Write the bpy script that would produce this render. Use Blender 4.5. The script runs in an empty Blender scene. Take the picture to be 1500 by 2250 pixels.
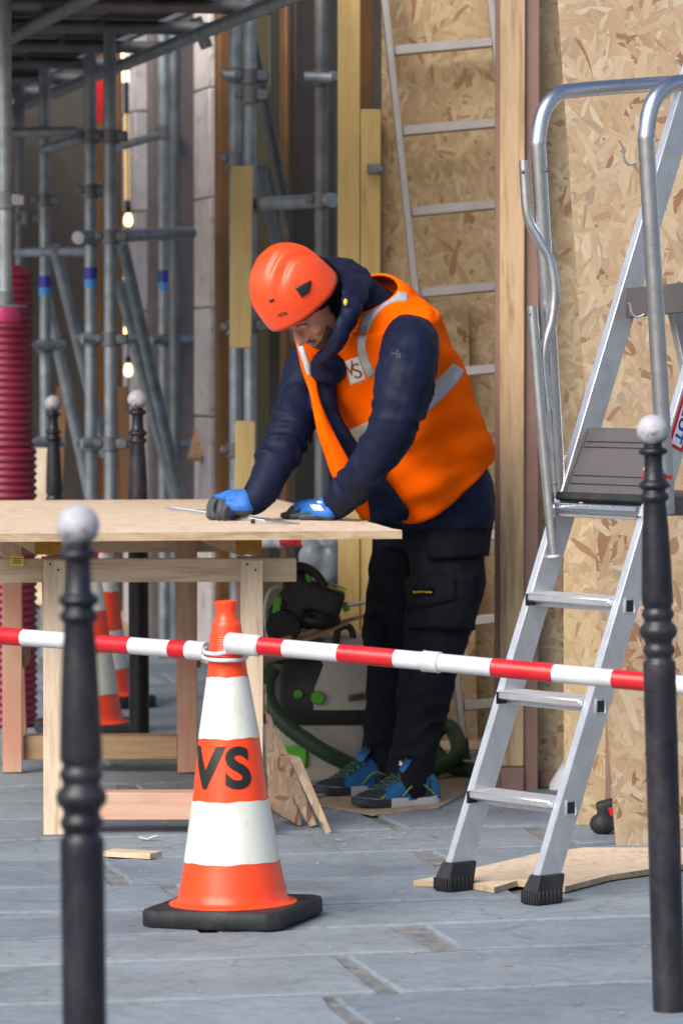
import bpy, bmesh, math, random
from mathutils import Vector, Matrix, noise
random.seed(7)
R = math.radians
V = Vector
scene = bpy.context.scene
C = scene.collection

# ------------------------------------------------------------------ camera, sky, sun, exposure
CAM_H = 1.33
FPX = 8750.0                      # focal length in photo pixels (photo is 1500 x 2250)
PITCH = math.atan(355 / FPX)
cam = bpy.data.cameras.new('camera')
cam_ob = bpy.data.objects.new('camera', cam); C.objects.link(cam_ob)
cam.sensor_fit = 'VERTICAL'; cam.sensor_height = 36.0; cam.sensor_width = 24.0
cam.lens = FPX / 2250 * 36.0
cam.clip_start = 0.1; cam.clip_end = 500
cam_ob.location = (0, 0, CAM_H); cam_ob.rotation_euler = (math.pi / 2 - PITCH, 0, 0)
cam.dof.use_dof = True; cam.dof.focus_distance = 10.1; cam.dof.aperture_fstop = 5.8
scene.camera = cam_ob

SUN_EL, SUN_AZ = R(40), R(218)     # azimuth: compass-like, 0 = +Y, clockwise
world = bpy.data.worlds.new('World'); scene.world = world; world.use_nodes = True
wn = world.node_tree; wn.nodes.clear()
sky = wn.nodes.new('ShaderNodeTexSky'); sky.sky_type = 'NISHITA'; sky.sun_disc = False
sky.sun_elevation = SUN_EL; sky.sun_rotation = SUN_AZ; sky.dust_density = 4.0; sky.air_density = 1.0; sky.ozone_density = 1.6
bg = wn.nodes.new('ShaderNodeBackground'); bg.inputs['Strength'].default_value = 0.095
wo = wn.nodes.new('ShaderNodeOutputWorld')
wn.links.new(sky.outputs[0], bg.inputs[0]); wn.links.new(bg.outputs[0], wo.inputs[0])
sl = bpy.data.lights.new('sun', 'SUN'); sl.energy = 1.85; sl.angle = R(48); sl.color = (1.0, 0.95, 0.88)
so = bpy.data.objects.new('sun', sl); C.objects.link(so)
sd = V((math.sin(SUN_AZ) * math.cos(SUN_EL), math.cos(SUN_AZ) * math.cos(SUN_EL), math.sin(SUN_EL)))
so.rotation_euler = sd.to_track_quat('Z', 'Y').to_euler()
scene.view_settings.view_transform = 'Standard'; scene.view_settings.look = 'None'
scene.view_settings.exposure = 0.9; scene.view_settings.gamma = 1.0
scene.view_settings.use_curve_mapping = False

# ------------------------------------------------------------------ helpers
_fw = V((0, math.cos(PITCH), -math.sin(PITCH))); _up = V((0, math.sin(PITCH), math.cos(PITCH)))
def P(px, py, d):
    """world point seen at photo pixel (px, py) at distance Y = d from the camera"""
    v = _fw * FPX + V((1, 0, 0)) * (px - 750) + _up * (1125 - py)
    return V((0, 0, CAM_H)) + v * (d / v.y)
def G(px, py, z=0.0):
    v = _fw * FPX + V((1, 0, 0)) * (px - 750) + _up * (1125 - py)
    return V((0, 0, CAM_H)) + v * ((z - CAM_H) / v.z)

ORG = {}
def setp(o, label=None, cat=None, group=None, kind=None):
    if label: o['label'] = label
    if cat: o['category'] = cat
    if group: o['group'] = group
    if kind: o['kind'] = kind
def thing(name, label, cat, loc=(0, 0, 0), group=None):
    o = bpy.data.objects.new(name, None); C.objects.link(o)
    o.empty_display_size = 0.1
    o.location = loc; ORG[o] = V(loc); setp(o, label, cat, group)
    return o
def mk(name, bm, mats, parent=None, loc=None, sharp=40, label=None, cat=None, group=None, kind=None, recalc=True):
    """link a bmesh (world coordinates) as one object, relative to its parent's or its own origin"""
    org = ORG[parent] if parent else V(loc or (0, 0, 0))
    if org.length > 0: bmesh.ops.translate(bm, verts=bm.verts, vec=-org)
    if recalc: bmesh.ops.recalc_face_normals(bm, faces=bm.faces)
    me = bpy.data.meshes.new(name); bm.to_mesh(me); bm.free()
    return mkme(name, me, mats, parent, loc, sharp, label, cat, group, kind)
def mkme(name, me, mats, parent=None, loc=None, sharp=40, label=None, cat=None, group=None, kind=None):
    for m in (mats if isinstance(mats, (list, tuple)) else [mats]): me.materials.append(m)
    me.polygons.foreach_set('use_smooth', [True] * len(me.polygons))
    if sharp < 179: me.set_sharp_from_angle(angle=R(sharp))
    o = bpy.data.objects.new(name, me); C.objects.link(o)
    if parent: o.parent = parent; ORG[o] = ORG[parent]
    else: o.location = loc or (0, 0, 0); ORG[o] = V(loc or (0, 0, 0))
    setp(o, label, cat, group, kind)
    return o
def dup(root, loc, rot=None, label=None, group=None):
    r = root.copy(); C.objects.link(r); r.location = loc
    if rot: r.rotation_euler = rot
    if label: r['label'] = label
    if group: r['group'] = group
    for ch in list(root.children):
        c = ch.copy(); C.objects.link(c); c.parent = r
        for g in list(ch.children):
            d = g.copy(); C.objects.link(d); d.parent = c
    return r
def NB(): return bmesh.new()
def append(bm, t, mtx=None, mi=None):
    if mtx is not None: bmesh.ops.transform(t, matrix=mtx, verts=t.verts)
    mp = {}
    for v in t.verts: mp[v] = bm.verts.new(v.co)
    for f in t.faces:
        try:
            nf = bm.faces.new([mp[v] for v in f.verts]); nf.material_index = f.material_index if mi is None else mi
        except ValueError: pass
    t.free()
def frame(x, y, z, o=(0, 0, 0)):
    m = Matrix((x, y, z)).transposed().to_4x4(); m.translation = V(o); return m
def box(bm, c, size, rot=None, bev=0.0, mi=None, seg=1):
    t = NB(); bmesh.ops.create_cube(t, size=1.0)
    bmesh.ops.scale(t, vec=V(size), verts=t.verts)
    if bev > 0: bmesh.ops.bevel(t, geom=list(t.edges), offset=bev, segments=seg, affect='EDGES', profile=0.7)
    m = Matrix.Translation(V(c))
    if rot is not None: m = m @ (rot.to_4x4() if isinstance(rot, Matrix) else rot)
    append(bm, t, m, mi)
def beam(bm, a, b, w, d, side=(1, 0, 0), bev=0.0, mi=None):
    """box from a to b, w across `side`, d across the other direction"""
    a, b = V(a), V(b); z = (b - a).normalized(); x = V(side) - z * z.dot(V(side)); x.normalize(); y = z.cross(x)
    t = NB(); bmesh.ops.create_cube(t, size=1.0); bmesh.ops.scale(t, vec=V((w, d, (b - a).length)), verts=t.verts)
    if bev > 0: bmesh.ops.bevel(t, geom=list(t.edges), offset=bev, segments=1, affect='EDGES')
    append(bm, t, frame(x, y, z, (a + b) / 2), mi)
def smooth_path(pts, n=8):
    """Catmull-Rom through points (vectors of any size as tuples)"""
    out = []; m = len(pts)
    for i in range(m - 1):
        p0, p1, p2, p3 = (pts[max(i - 1, 0)], pts[i], pts[i + 1], pts[min(i + 2, m - 1)])
        for k in range(n):
            t = k / n
            out.append(tuple(0.5 * ((2 * b) + (-a + c) * t + (2 * a - 5 * b + 4 * c - d) * t * t + (-a + 3 * b - 3 * c + d) * t ** 3)
                             for a, b, c, d in zip(p0, p1, p2, p3)))
    out.append(tuple(pts[-1])); return out
def tube(bm, pts, rad, seg=12, cap=True, mi=0, ell=1.0, ref=None, closed=False):
    """sweep a circle along points; rad a number or one per point"""
    pts = [V(p) for p in pts]; n = len(pts)
    rr = rad if isinstance(rad, (list, tuple)) else [rad] * n
    rings = []; x = None
    for i, p in enumerate(pts):
        if closed: z = (pts[(i + 1) % n] - pts[i - 1]).normalized()
        else: z = (pts[min(i + 1, n - 1)] - pts[max(i - 1, 0)]).normalized()
        if x is None:
            r0 = V(ref) if ref else (V((0, 0, 1)) if abs(z.z) < 0.9 else V((1, 0, 0)))
            x = (r0 - z * z.dot(r0)).normalized()
        else: x = (x - z * z.dot(x)).normalized()
        y = z.cross(x)
        rings.append([bm.verts.new(p + (x * math.cos(2 * math.pi * k / seg) + y * ell * math.sin(2 * math.pi * k / seg)) * rr[i]) for k in range(seg)])
    loft_faces(bm, rings, cap and not closed, mi)
    if closed:
        a, b = rings[-1], rings[0]
        for k in range(seg): bm.faces.new((a[k], a[(k + 1) % seg], b[(k + 1) % seg], b[k])).material_index = mi
    return rings
def loft_faces(bm, rings, cap=True, mi=0):
    seg = len(rings[0])
    for a, b in zip(rings, rings[1:]):
        for k in range(seg):
            f = bm.faces.new((a[k], a[(k + 1) % seg], b[(k + 1) % seg], b[k])); f.material_index = mi
    if cap:
        f = bm.faces.new(list(reversed(rings[0]))); f.material_index = mi
        f = bm.faces.new(rings[-1]); f.material_index = mi
def lathe(bm, prof, seg=28, mtx=None, mi=0, band=None):
    t = NB(); rings = [[t.verts.new((r * math.cos(2 * math.pi * k / seg), r * math.sin(2 * math.pi * k / seg), z)) for k in range(seg)] for r, z in prof]
    loft_faces(t, rings, True, mi)
    append(bm, t, mtx)
def prism(bm, poly, thick, mtx, mi=None, bev=0.0):
    """poly in local XY, extruded along +Z by thick"""
    t = NB(); vs = [t.verts.new((x, y, 0)) for x, y in poly]; f = t.faces.new(vs)
    r = bmesh.ops.extrude_face_region(t, geom=[f])
    bmesh.ops.translate(t, vec=(0, 0, thick), verts=[g for g in r['geom'] if isinstance(g, bmesh.types.BMVert)])
    bmesh.ops.recalc_face_normals(t, faces=t.faces)
    if bev > 0: bmesh.ops.bevel(t, geom=list(t.edges), offset=bev, segments=1, affect='EDGES')
    append(bm, t, mtx, mi)
def ellipsoid(bm, c, rx, ry, rz, rot=None, u=20, v=12):
    t = NB(); bmesh.ops.create_uvsphere(t, u_segments=u, v_segments=v, radius=1.0)
    m = Matrix.Translation(V(c))
    if rot is not None: m = m @ rot.to_4x4()
    append(bm, t, m @ Matrix.Diagonal((rx, ry, rz, 1)))
def remesh(bm, voxel, smooth=2):
    """union of overlapping closed shapes as one continuous surface"""
    me = bpy.data.meshes.new('tmp'); bmesh.ops.recalc_face_normals(bm, faces=bm.faces); bm.to_mesh(me); bm.free()
    o = bpy.data.objects.new('tmp', me); C.objects.link(o)
    md = o.modifiers.new('r', 'REMESH'); md.mode = 'VOXEL'; md.voxel_size = voxel; md.use_smooth_shade = True
    if smooth:
        ms = o.modifiers.new('s', 'SMOOTH'); ms.factor = 0.5; ms.iterations = smooth
    bpy.context.view_layer.update()
    dg = bpy.context.evaluated_depsgraph_get()
    out = bpy.data.meshes.new_from_object(o.evaluated_get(dg))
    bpy.data.objects.remove(o); bpy.data.meshes.remove(me)
    return out
def mkr(name, bm, vox, sm, mats, parent=None, loc=None, lump=None, **kw):
    me = remesh(bm, vox, sm); org = ORG[parent] if parent else V(loc)
    if lump:
        for v in me.vertices: v.co += v.normal * lump[0] * noise.noise(v.co * lump[1])
    for v in me.vertices: v.co -= org
    return mkme(name, me, mats, parent, loc, **kw)
def text_bm(body, h, bold=0.0, cuts=0):
    """flat letters as a mesh, cap height h, centred, in XY"""
    cu = bpy.data.curves.new('t', 'FONT'); cu.body = body; cu.size = 1.0; cu.offset = bold; cu.align_x = 'CENTER'; cu.resolution_u = 5
    o = bpy.data.objects.new('t', cu); C.objects.link(o); bpy.context.view_layer.update()
    dg = bpy.context.evaluated_depsgraph_get(); me = bpy.data.meshes.new_from_object(o.evaluated_get(dg))
    t = NB(); t.from_mesh(me); bpy.data.objects.remove(o); bpy.data.curves.remove(cu); bpy.data.meshes.remove(me)
    xs = [v.co.x for v in t.verts]; ys = [v.co.y for v in t.verts]; s = h / (max(ys) - min(ys))
    bmesh.ops.translate(t, vec=(-(max(xs) + min(xs)) / 2, -(max(ys) + min(ys)) / 2, 0), verts=t.verts)
    bmesh.ops.scale(t, vec=(s, s, s), verts=t.verts)
    if cuts:
        w = (max(xs) - min(xs)) * s
        for k in range(1, cuts):
            g = list(t.verts) + list(t.edges) + list(t.faces)
            bmesh.ops.bisect_plane(t, geom=g, plane_co=(-w / 2 + w * k / cuts, 0, 0), plane_no=(1, 0, 0))
    return t

# ------------------------------------------------------------------ materials
class N:
    def __init__(s, name, rough=0.6, metal=0.0, color=(0.5, 0.5, 0.5), spec=0.5):
        s.m = bpy.data.materials.new(name); s.m.use_nodes = True; s.t = s.m.node_tree; s.b = s.t.nodes['Principled BSDF']
        s.b.inputs['Roughness'].default_value = rough; s.b.inputs['Metallic'].default_value = metal
        s.b.inputs['Base Color'].default_value = (*color, 1); s.b.inputs['Specular IOR Level'].default_value = spec
    def n(s, typ, **kw):
        nd = s.t.nodes.new('ShaderNode' + typ)
        for k, v in kw.items():
            if k.startswith('i_'):
                key = k[2:]; key = int(key) if key.isdigit() else key.replace('_', ' ')
                nd.inputs[key].default_value = v
            else: setattr(nd, k, v)
        return nd
    def l(s, a, b): s.t.links.new(a, b)
    def coord(s, scale=(1, 1, 1), rot=(0, 0, 0), loc=(0, 0, 0), rnd=False):
        tc = s.n('TexCoord'); mp = s.n('Mapping'); mp.inputs['Scale'].default_value = scale; mp.inputs['Rotation'].default_value = rot; mp.inputs['Location'].default_value = loc
        if rnd:
            oi = s.n('ObjectInfo'); mu = s.n('VectorMath', operation='SCALE'); cx = s.n('CombineXYZ')
            for i in range(3): s.l(oi.outputs['Random'], cx.inputs[i])
            s.l(cx.outputs[0], mu.inputs[0]); mu.inputs['Scale'].default_value = 37.0
            ad = s.n('VectorMath', operation='ADD'); s.l(tc.outputs['Object'], ad.inputs[0]); s.l(mu.outputs[0], ad.inputs[1]); s.l(ad.outputs[0], mp.inputs[0])
        else: s.l(tc.outputs['Object'], mp.inputs[0])
        return mp.outputs[0]
    def noise(s, co, scale, detail=4, rough=0.55, dist=0.0):
        nd = s.n('TexNoise'); s.l(co, nd.inputs['Vector']); nd.inputs['Scale'].default_value = scale; nd.inputs['Detail'].default_value = detail
        nd.inputs['Roughness'].default_value = rough; nd.inputs['Distortion'].default_value = dist; return nd.outputs['Fac']
    def ramp(s, f, stops):
        r = s.n('ValToRGB'); s.l(f, r.inputs[0]); e = r.color_ramp.elements
        while len(e) < len(stops): e.new(0.5)
        for i, (p, c) in enumerate(stops): e[i].position = p; e[i].color = (*c, 1) if len(c) == 3 else c
        return r.outputs[0]
    def mix(s, f, a, b, blend='MIX'):
        m = s.n('Mix', data_type='RGBA', blend_type=blend)
        for sock, v in ((m.inputs['Factor'], f), (m.inputs['A'], a), (m.inputs['B'], b)):
            for q in [k for k in m.inputs if k.name == sock.name and k.type == ('VALUE' if sock.name == 'Factor' else 'RGBA')][:1]:
                if hasattr(v, 'links'): s.l(v, q)
                else: q.default_value = v if isinstance(v, (int, float)) else (*v, 1)
        return [o for o in m.outputs if o.type == 'RGBA'][0]
    def math(s, op, a, b=None):
        m = s.n('Math', operation=op)
        for i, v in enumerate((a, b)):
            if v is None: continue
            if hasattr(v, 'links'): s.l(v, m.inputs[i])
            else: m.inputs[i].default_value = v
        return m.outputs[0]
    def col(s, c): s.l(c, s.b.inputs['Base Color'])
    def rgh(s, f, lo, hi):
        r = s.n('MapRange'); s.l(f, r.inputs[0]); r.inputs[3].default_value = lo; r.inputs[4].default_value = hi; s.l(r.outputs[0], s.b.inputs['Roughness'])
    def bump(s, f, strength=0.3, dist=0.01):
        b = s.n('Bump'); s.l(f, b.inputs['Height']); b.inputs['Strength'].default_value = strength; b.inputs['Distance'].default_value = dist
        s.l(b.outputs[0], s.b.inputs['Normal'])

def plain(name, c, rough=0.5, metal=0.0, var=0.12, scale=9.0, bump=0.0, bscale=60.0, bdist=0.002, coat=0.0, spec=0.5, grime=0.0):
    n = N(name, rough, metal, c, spec); co = n.coord(rnd=True)
    f = n.noise(co, scale, 5)
    d = tuple(x * (1 - var) for x in c); l = tuple(min(1, x * (1 + var)) for x in c)
    cc = n.ramp(f, [(0.3, d), (0.7, l)])
    if grime:
        gz = n.noise(n.coord(scale=(1, 1, .55), rnd=True), 11, 9, .72, .5); g2 = n.noise(n.coord(scale=(1, 1, .12), rnd=True), 90, 3, .6)
        cc = n.mix(n.math('MULTIPLY', n.ramp(gz, [(0.46, (0,) * 3), (0.75, (1,) * 3)]), grime * 2.2), cc, (.16, .145, .13))
        cc = n.mix(n.math('MULTIPLY', n.ramp(g2, [(0.66, (0,) * 3), (0.74, (1,) * 3)]), grime * 1.6), cc, (.10, .09, .085))
    n.col(cc); n.rgh(n.noise(co, scale * 3, 3), max(0.03, rough - 0.1), min(1, rough + 0.12))
    if bump: n.bump(n.noise(co, bscale, 4), bump, bdist)
    if coat: n.b.inputs['Coat Weight'].default_value = coat
    return n.m
def wood(name, c=(0.6, 0.45, 0.29), axis=2, rough=0.62, dark=0.72, tint=None):
    n = N(name, rough, 0, c); s = [14.0, 14.0, 14.0]; s[axis] = 1.1
    co = n.coord(scale=s, rnd=True)
    g = n.noise(co, 2.6, 6, 0.62, 0.6); f2 = n.noise(n.coord(scale=[x * 5 for x in s], rnd=True), 2.0, 2)
    d = tuple(x * dark * k for x, k in zip(c, (1, .93, .84)))
    colr = n.ramp(g, [(0.34, d), (0.52, c), (0.7, tuple(min(1, x * 1.08) for x in c))])
    colr = n.mix(0.22, colr, n.ramp(f2, [(0.35, (0.55, 0.45, 0.36)), (0.65, (1, 1, 1))]), 'MULTIPLY')
    ks = [22.0, 22.0, 22.0]; ks[axis] = 5.0                     # knots
    vo = n.n('TexVoronoi'); n.l(n.coord(scale=[k * 0.35 for k in ks], rnd=True), vo.inputs['Vector']); vo.inputs['Scale'].default_value = 1.0
    kn = n.ramp(vo.outputs['Distance'], [(0.05, (1, 1, 1)), (0.12, (0, 0, 0))])
    colr = n.mix(kn, colr, tuple(x * 0.45 for x in c))
    if tint:
        zc = n.noise(n.coord(rnd=True), 3.0, 3); colr = n.mix(n.ramp(zc, [(0.35, (0.1,) * 3), (0.6, (0.9,) * 3)]), colr, tint)
    n.col(colr); n.bump(g, 0.25, 0.002); return n.m
def osb(name, plane='xz', size=1.0, bright=1.0, warm=1.0, flat=0.0):
    n = N(name, 0.62, 0, (0.5, 0.35, 0.2), 0.35)
    tc = n.n('TexCoord'); sp = n.n('SeparateXYZ'); cb = n.n('CombineXYZ'); oi = n.n('ObjectInfo'); cr = n.n('CombineXYZ'); ro = n.n('VectorMath', operation='SCALE'); ro.inputs['Scale'].default_value = 23.0
    for i_ in range(3): n.l(oi.outputs['Random'], cr.inputs[i_])
    n.l(cr.outputs[0], ro.inputs[0]); ra = n.n('VectorMath', operation='ADD'); n.l(tc.outputs['Object'], ra.inputs[0]); n.l(ro.outputs[0], ra.inputs[1]); n.l(ra.outputs[0], sp.inputs[0])
    n.l(sp.outputs[1 if plane == 'yz' else 0], cb.inputs[0]); n.l(sp.outputs[2 if plane != 'xy' else 1], cb.inputs[1])
    wv = n.n('TexNoise'); wv.inputs['Scale'].default_value = 7.0; n.l(cb.outputs[0], wv.inputs['Vector'])
    wa = n.n('VectorMath', operation='SCALE'); wa.inputs['Scale'].default_value = 0.035; n.l(wv.outputs['Color'], wa.inputs[0])
    w2 = n.n('VectorMath', operation='ADD'); n.l(cb.outputs[0], w2.inputs[0]); n.l(wa.outputs[0], w2.inputs[1])
    cur_v = cur_c = cur_g = None
    for i, (ang, sx, sy) in enumerate([(8, 28, 6.5), (-24, 32, 7.5), (41, 30, 8), (-52, 36, 9), (68, 32, 8), (16, 46, 11), (-10, 40, 9), (-80, 42, 10)]):
        vr = n.n('VectorRotate', rotation_type='Z_AXIS'); vr.inputs['Angle'].default_value = R(ang); n.l(w2.outputs[0], vr.inputs['Vector'])
        vm = n.n('VectorMath', operation='MULTIPLY'); n.l(vr.outputs[0], vm.inputs[0]); vm.inputs[1].default_value = (sx / size, sy / size, 1)
        va = n.n('VectorMath', operation='ADD'); n.l(vm.outputs[0], va.inputs[0]); va.inputs[1].default_value = (i * 7.3, i * 3.1, 0)
        vo = n.n('TexVoronoi', voronoi_dimensions='2D'); n.l(va.outputs[0], vo.inputs['Vector']); vo.inputs['Scale'].default_value = 1.0
        sc = n.n('SeparateColor'); n.l(vo.outputs['Color'], sc.inputs[0])
        gn = n.n('TexNoise'); gm = n.n('VectorMath', operation='MULTIPLY'); n.l(va.outputs[0], gm.inputs[0]); gm.inputs[1].default_value = (6, 0.9, 1)
        n.l(gm.outputs[0], gn.inputs['Vector']); gn.inputs['Scale'].default_value = 1.0; gn.inputs['Detail'].default_value = 2
        hv = sc.outputs[0]
        if cur_v is None: cur_v, cur_c, cur_g = hv, sc.outputs[1], gn.outputs['Fac']; continue
        sel = n.math('GREATER_THAN', hv, cur_v)
        def pick(a, b):
            m = n.n('Mix', data_type='FLOAT'); n.l(sel, m.inputs[0]); n.l(a, m.inputs[2]); n.l(b, m.inputs[3]); return m.outputs[0]
        cur_c = pick(cur_c, sc.outputs[1]); cur_g = pick(cur_g, gn.outputs['Fac']); cur_v = n.math('MAXIMUM', cur_v, hv)
    k = bright
    def q(r, g, b): return (r * k, g * k, b * k / warm)
    colr = n.ramp(cur_c, [(0.0, q(.30, .125, .052)), (0.06, q(.36, .18, .08)), (0.10, q(.50, .345, .20)), (0.42, q(.57, .42, .26)), (0.70, q(.64, .50, .335)), (0.92, q(.71, .60, .44)), (0.985, q(.40, .30, .22))])
    colr = n.mix(0.45, colr, n.ramp(cur_g, [(0.3, (0.58, 0.47, 0.36)), (0.62, (1, 1, 1))]), 'MULTIPLY')
    ed = n.ramp(cur_v, [(0.55, (0.72, 0.66, 0.6)), (0.8, (1, 1, 1))]); colr = n.mix(0.6, colr, ed, 'MULTIPLY')
    big = n.noise(w2.outputs[0], 2.3, 3); colr = n.mix(0.5, colr, n.ramp(big, [(0.3, (0.78, 0.74, 0.7)), (0.7, (1.05, 1.03, 1))]), 'MULTIPLY')
    if flat: colr = n.mix(flat, colr, q(.66, .555, .42))
    n.col(colr); n.bump(cur_v, 0.35, 0.002); return n.m

M = {}
M['osb'] = osb('osb', 'xz', .62, .63, .99, .10); M['osb_warm'] = osb('osb_warm', 'xz', .56, 0.80, 1.08, .22); M['osb_flat'] = osb('osb_flat', 'xy', 0.6, 1.15, 0.95, 0.55)
M['osb_side'] = osb('osb_side', 'yz', .56, 0.80, 1.08, .22); M['osb_edge'] = wood('osb_edge', (.50, .38, .25), 0, .8, .6); M['osb_old'] = osb('osb_old', 'xz', 0.55, 0.62, 0.9)
M['pine_z'] = wood('pine_z', (.68, .55, .41), 2, dark=.72); M['pine_x'] = wood('pine_x', (.65, .515, .375), 0, dark=.72); M['pine_y'] = wood('pine_y', (.5, .37, .23), 1)
M['pine_dark_z'] = wood('pine_dark_z', (.42, .27, .15), 2); M['pine_dark_x'] = wood('pine_dark_x', (.42, .28, .16), 0)
M['pine_pink_x'] = wood('pine_pink_x', (.60, .44, .32), 0, tint=(.62, .33, .25)); M['pine_pink_z'] = wood('pine_pink_z', (.56, .40, .28), 2, tint=(.50, .24, .17))
M['yellow_z'] = wood('yellow_z', (.55, .42, .17), 2, 0.55, 0.92); M['yellow_end'] = plain('yellow_end', (.48, .23, .03), 0.6, var=.3, scale=30)
M['yellow_y'] = wood('yellow_y', (.56, .41, .16), 1, 0.5, 0.85)
M['oldpost'] = wood('oldpost', (.56, .40, .24), 2, 0.6, 0.6)
M['brown'] = plain('brown_paint', (.26, .155, .125), 0.55, var=.08)
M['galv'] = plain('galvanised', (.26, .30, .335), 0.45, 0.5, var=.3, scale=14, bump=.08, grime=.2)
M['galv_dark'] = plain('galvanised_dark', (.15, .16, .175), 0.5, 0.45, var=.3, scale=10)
M['alu'] = plain('aluminium', (.70, .71, .74), 0.36, 0.8, var=.08, scale=20, bump=.05, bscale=150, grime=.09)
M['alu_dull'] = plain('aluminium_dull', (.36, .355, .37), 0.5, 0.4, var=.1)
M['chrome'] = plain('polished_tube', (.60, .61, .64), 0.27, 1.0, var=.05)
M['plate'] = plain('platform_grey', (.095, .085, .088), 0.5, 0.2, var=.1)
M['rubber'] = plain('rubber', (.014, .017, .021), 0.6, var=.3, bump=.3, spec=.3, grime=.12)
M['black'] = plain('black_plastic', (.014, .015, .017), 0.45, var=.3)
M['iron'] = plain('bollard_paint', (.011, .0115, .020), 0.36, 0.0, var=.4, scale=22, bump=.4, bscale=110, bdist=.0018, spec=.4, grime=.10)
M['orange'] = plain('cone_orange', (.95, .060, .007), 0.33, var=.06, scale=6, grime=.10)
M['cone_white'] = plain('cone_white', (.66, .685, .63), 0.35, var=.05, scale=6, grime=.14)
M['letter'] = plain('letter_black', (.012, .012, .013), 0.35, var=.1)
M['red'] = plain('barrier_red', (.55, .008, .016), 0.28, var=.12, grime=.06)
M['white'] = plain('white_plastic', (.62, .64, .68), 0.35, var=.06, grime=.13)
M['helmet'] = plain('helmet_orange', (.88, .075, .018), 0.36, var=.04)
M['vest'] = plain('vest_orange', (1.0, .128, .0), 0.8, spec=.05, var=.05, scale=8, bump=.15, bscale=500, bdist=.0006)
M['vest_in'] = plain('vest_inside', (.75, .05, .01), 0.8)
M['reflect'] = plain('reflective_tape', (.42, .44, .47), 0.42, 0.25, var=.16, scale=25)
M['navy'] = plain('jacket_navy', (.0046, .0082, .031), 0.62, spec=.2, var=.25, scale=14, bump=.25, bscale=240, bdist=.001)
M['trouser'] = plain('trouser_black', (.0075, .009, .0145), 0.8, spec=.16, var=.3, scale=20, bump=.3, bscale=300, bdist=.001)
M['cap'] = plain('cap_black', (.005, .005, .0065), 0.85, spec=.12, bump=.3, bscale=300, bdist=.001)
M['glove'] = plain('glove_blue', (.012, .125, .46), 0.6, var=.15, scale=40, bump=.3, bscale=350, bdist=.001)
M['glove_palm'] = plain('glove_palm', (.035, .04, .05), 0.6, var=.2, scale=30)
M['shoe'] = plain('shoe_blue', (.008, .10, .27), 0.6, var=.2, scale=40, bump=.35, bscale=400, bdist=.001)
M['shoe_dark'] = plain('shoe_dark', (.02, .024, .032), 0.6, var=.2)
M['sole'] = plain('sole_white', (.52, .53, .55), 0.55, var=.12)
M['lace'] = plain('lace_green', (.03, .085, .055), 0.7)
M['lime'] = plain('lime_trim', (.25, .42, .05), 0.6)
M['green'] = plain('tool_green', (.10, .42, .025), 0.45)
M['hose'] = plain('hose_green', (.022, .052, .028), 0.5, var=.15)
M['vac'] = plain('vacuum_grey', (.40, .37, .33), 0.5, var=.12, scale=5)
M['vac_dark'] = plain('vacuum_taupe', (.17, .14, .12), 0.55, var=.12)
M['conduit'] = plain('conduit_red', (.19, .010, .036), 0.5, var=.15)
M['pink'] = plain('pink_cap', (.45, .03, .13), 0.45)
M['tape_dark'] = plain('tape_blue', (.02, .03, .30), 0.4); M['tape_light'] = plain('tape_light_blue', (.04, .24, .55), 0.4)
M['olive'] = plain('shop_olive', (.075, .062, .026), 0.5, var=.25, scale=3)
M['shop_brown'] = plain('shop_brown', (.14, .062, .018), 0.5, var=.35, scale=3)
M['shop_dark'] = plain('shop_dark', (.035, .027, .022), 0.6, var=.2)
M['greybrown'] = plain('grey_brown', (.14, .115, .115), 0.7, var=.15)
M['yellow_label'] = plain('yellow_label', (.78, .57, .03), 0.5)
M['paper'] = plain('paper', (.78, .79, .82), 0.7, var=.03)
M['dust'] = plain('sawdust', (.36, .27, .18), 0.95, var=.3, scale=40)
M['rubble'] = plain('rubble_grey', (.24, .23, .225), 0.9, var=.35, scale=12, bump=.5)
M['sheeting'] = plain('sheeting_grey', (.22, .25, .29), 0.4, var=.3, scale=12)
M['logo_blue'] = plain('logo_blue', (.02, .05, .33), 0.4); M['logo_brown'] = plain('logo_brown', (.32, .10, .03), 0.6)
M['yellow'] = plain('yellow_plastic', (.75, .48, .02), 0.5)
def mk_bulb(name, c, s):
    n = N(name, .4, 0, c); n.b.inputs['Emission Color'].default_value = (*c, 1); n.b.inputs['Emission Strength'].default_value = s; return n.m
M['bulb'] = mk_bulb('bulb_lit', (1.0, .62, .22), 3.2)
M['lamp'] = mk_bulb('lamp_lit', (1.0, .80, .48), 1.6); M['lamp_dim'] = mk_bulb('lamp_dim', (1.0, .66, .28), .45)
def mk_ball():
    n = N('ball_white', .5, 0, (.7, .7, .72)); co = n.coord(rnd=True)
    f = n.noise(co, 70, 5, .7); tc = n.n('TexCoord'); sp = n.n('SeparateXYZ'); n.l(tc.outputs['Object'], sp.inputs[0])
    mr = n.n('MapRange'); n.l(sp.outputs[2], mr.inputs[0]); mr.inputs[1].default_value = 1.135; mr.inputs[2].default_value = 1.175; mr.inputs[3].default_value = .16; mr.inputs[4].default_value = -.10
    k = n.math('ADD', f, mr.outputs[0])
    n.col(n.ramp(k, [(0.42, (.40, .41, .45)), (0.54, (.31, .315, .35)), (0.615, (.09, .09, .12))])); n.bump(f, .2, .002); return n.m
M['ball'] = mk_ball()
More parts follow.
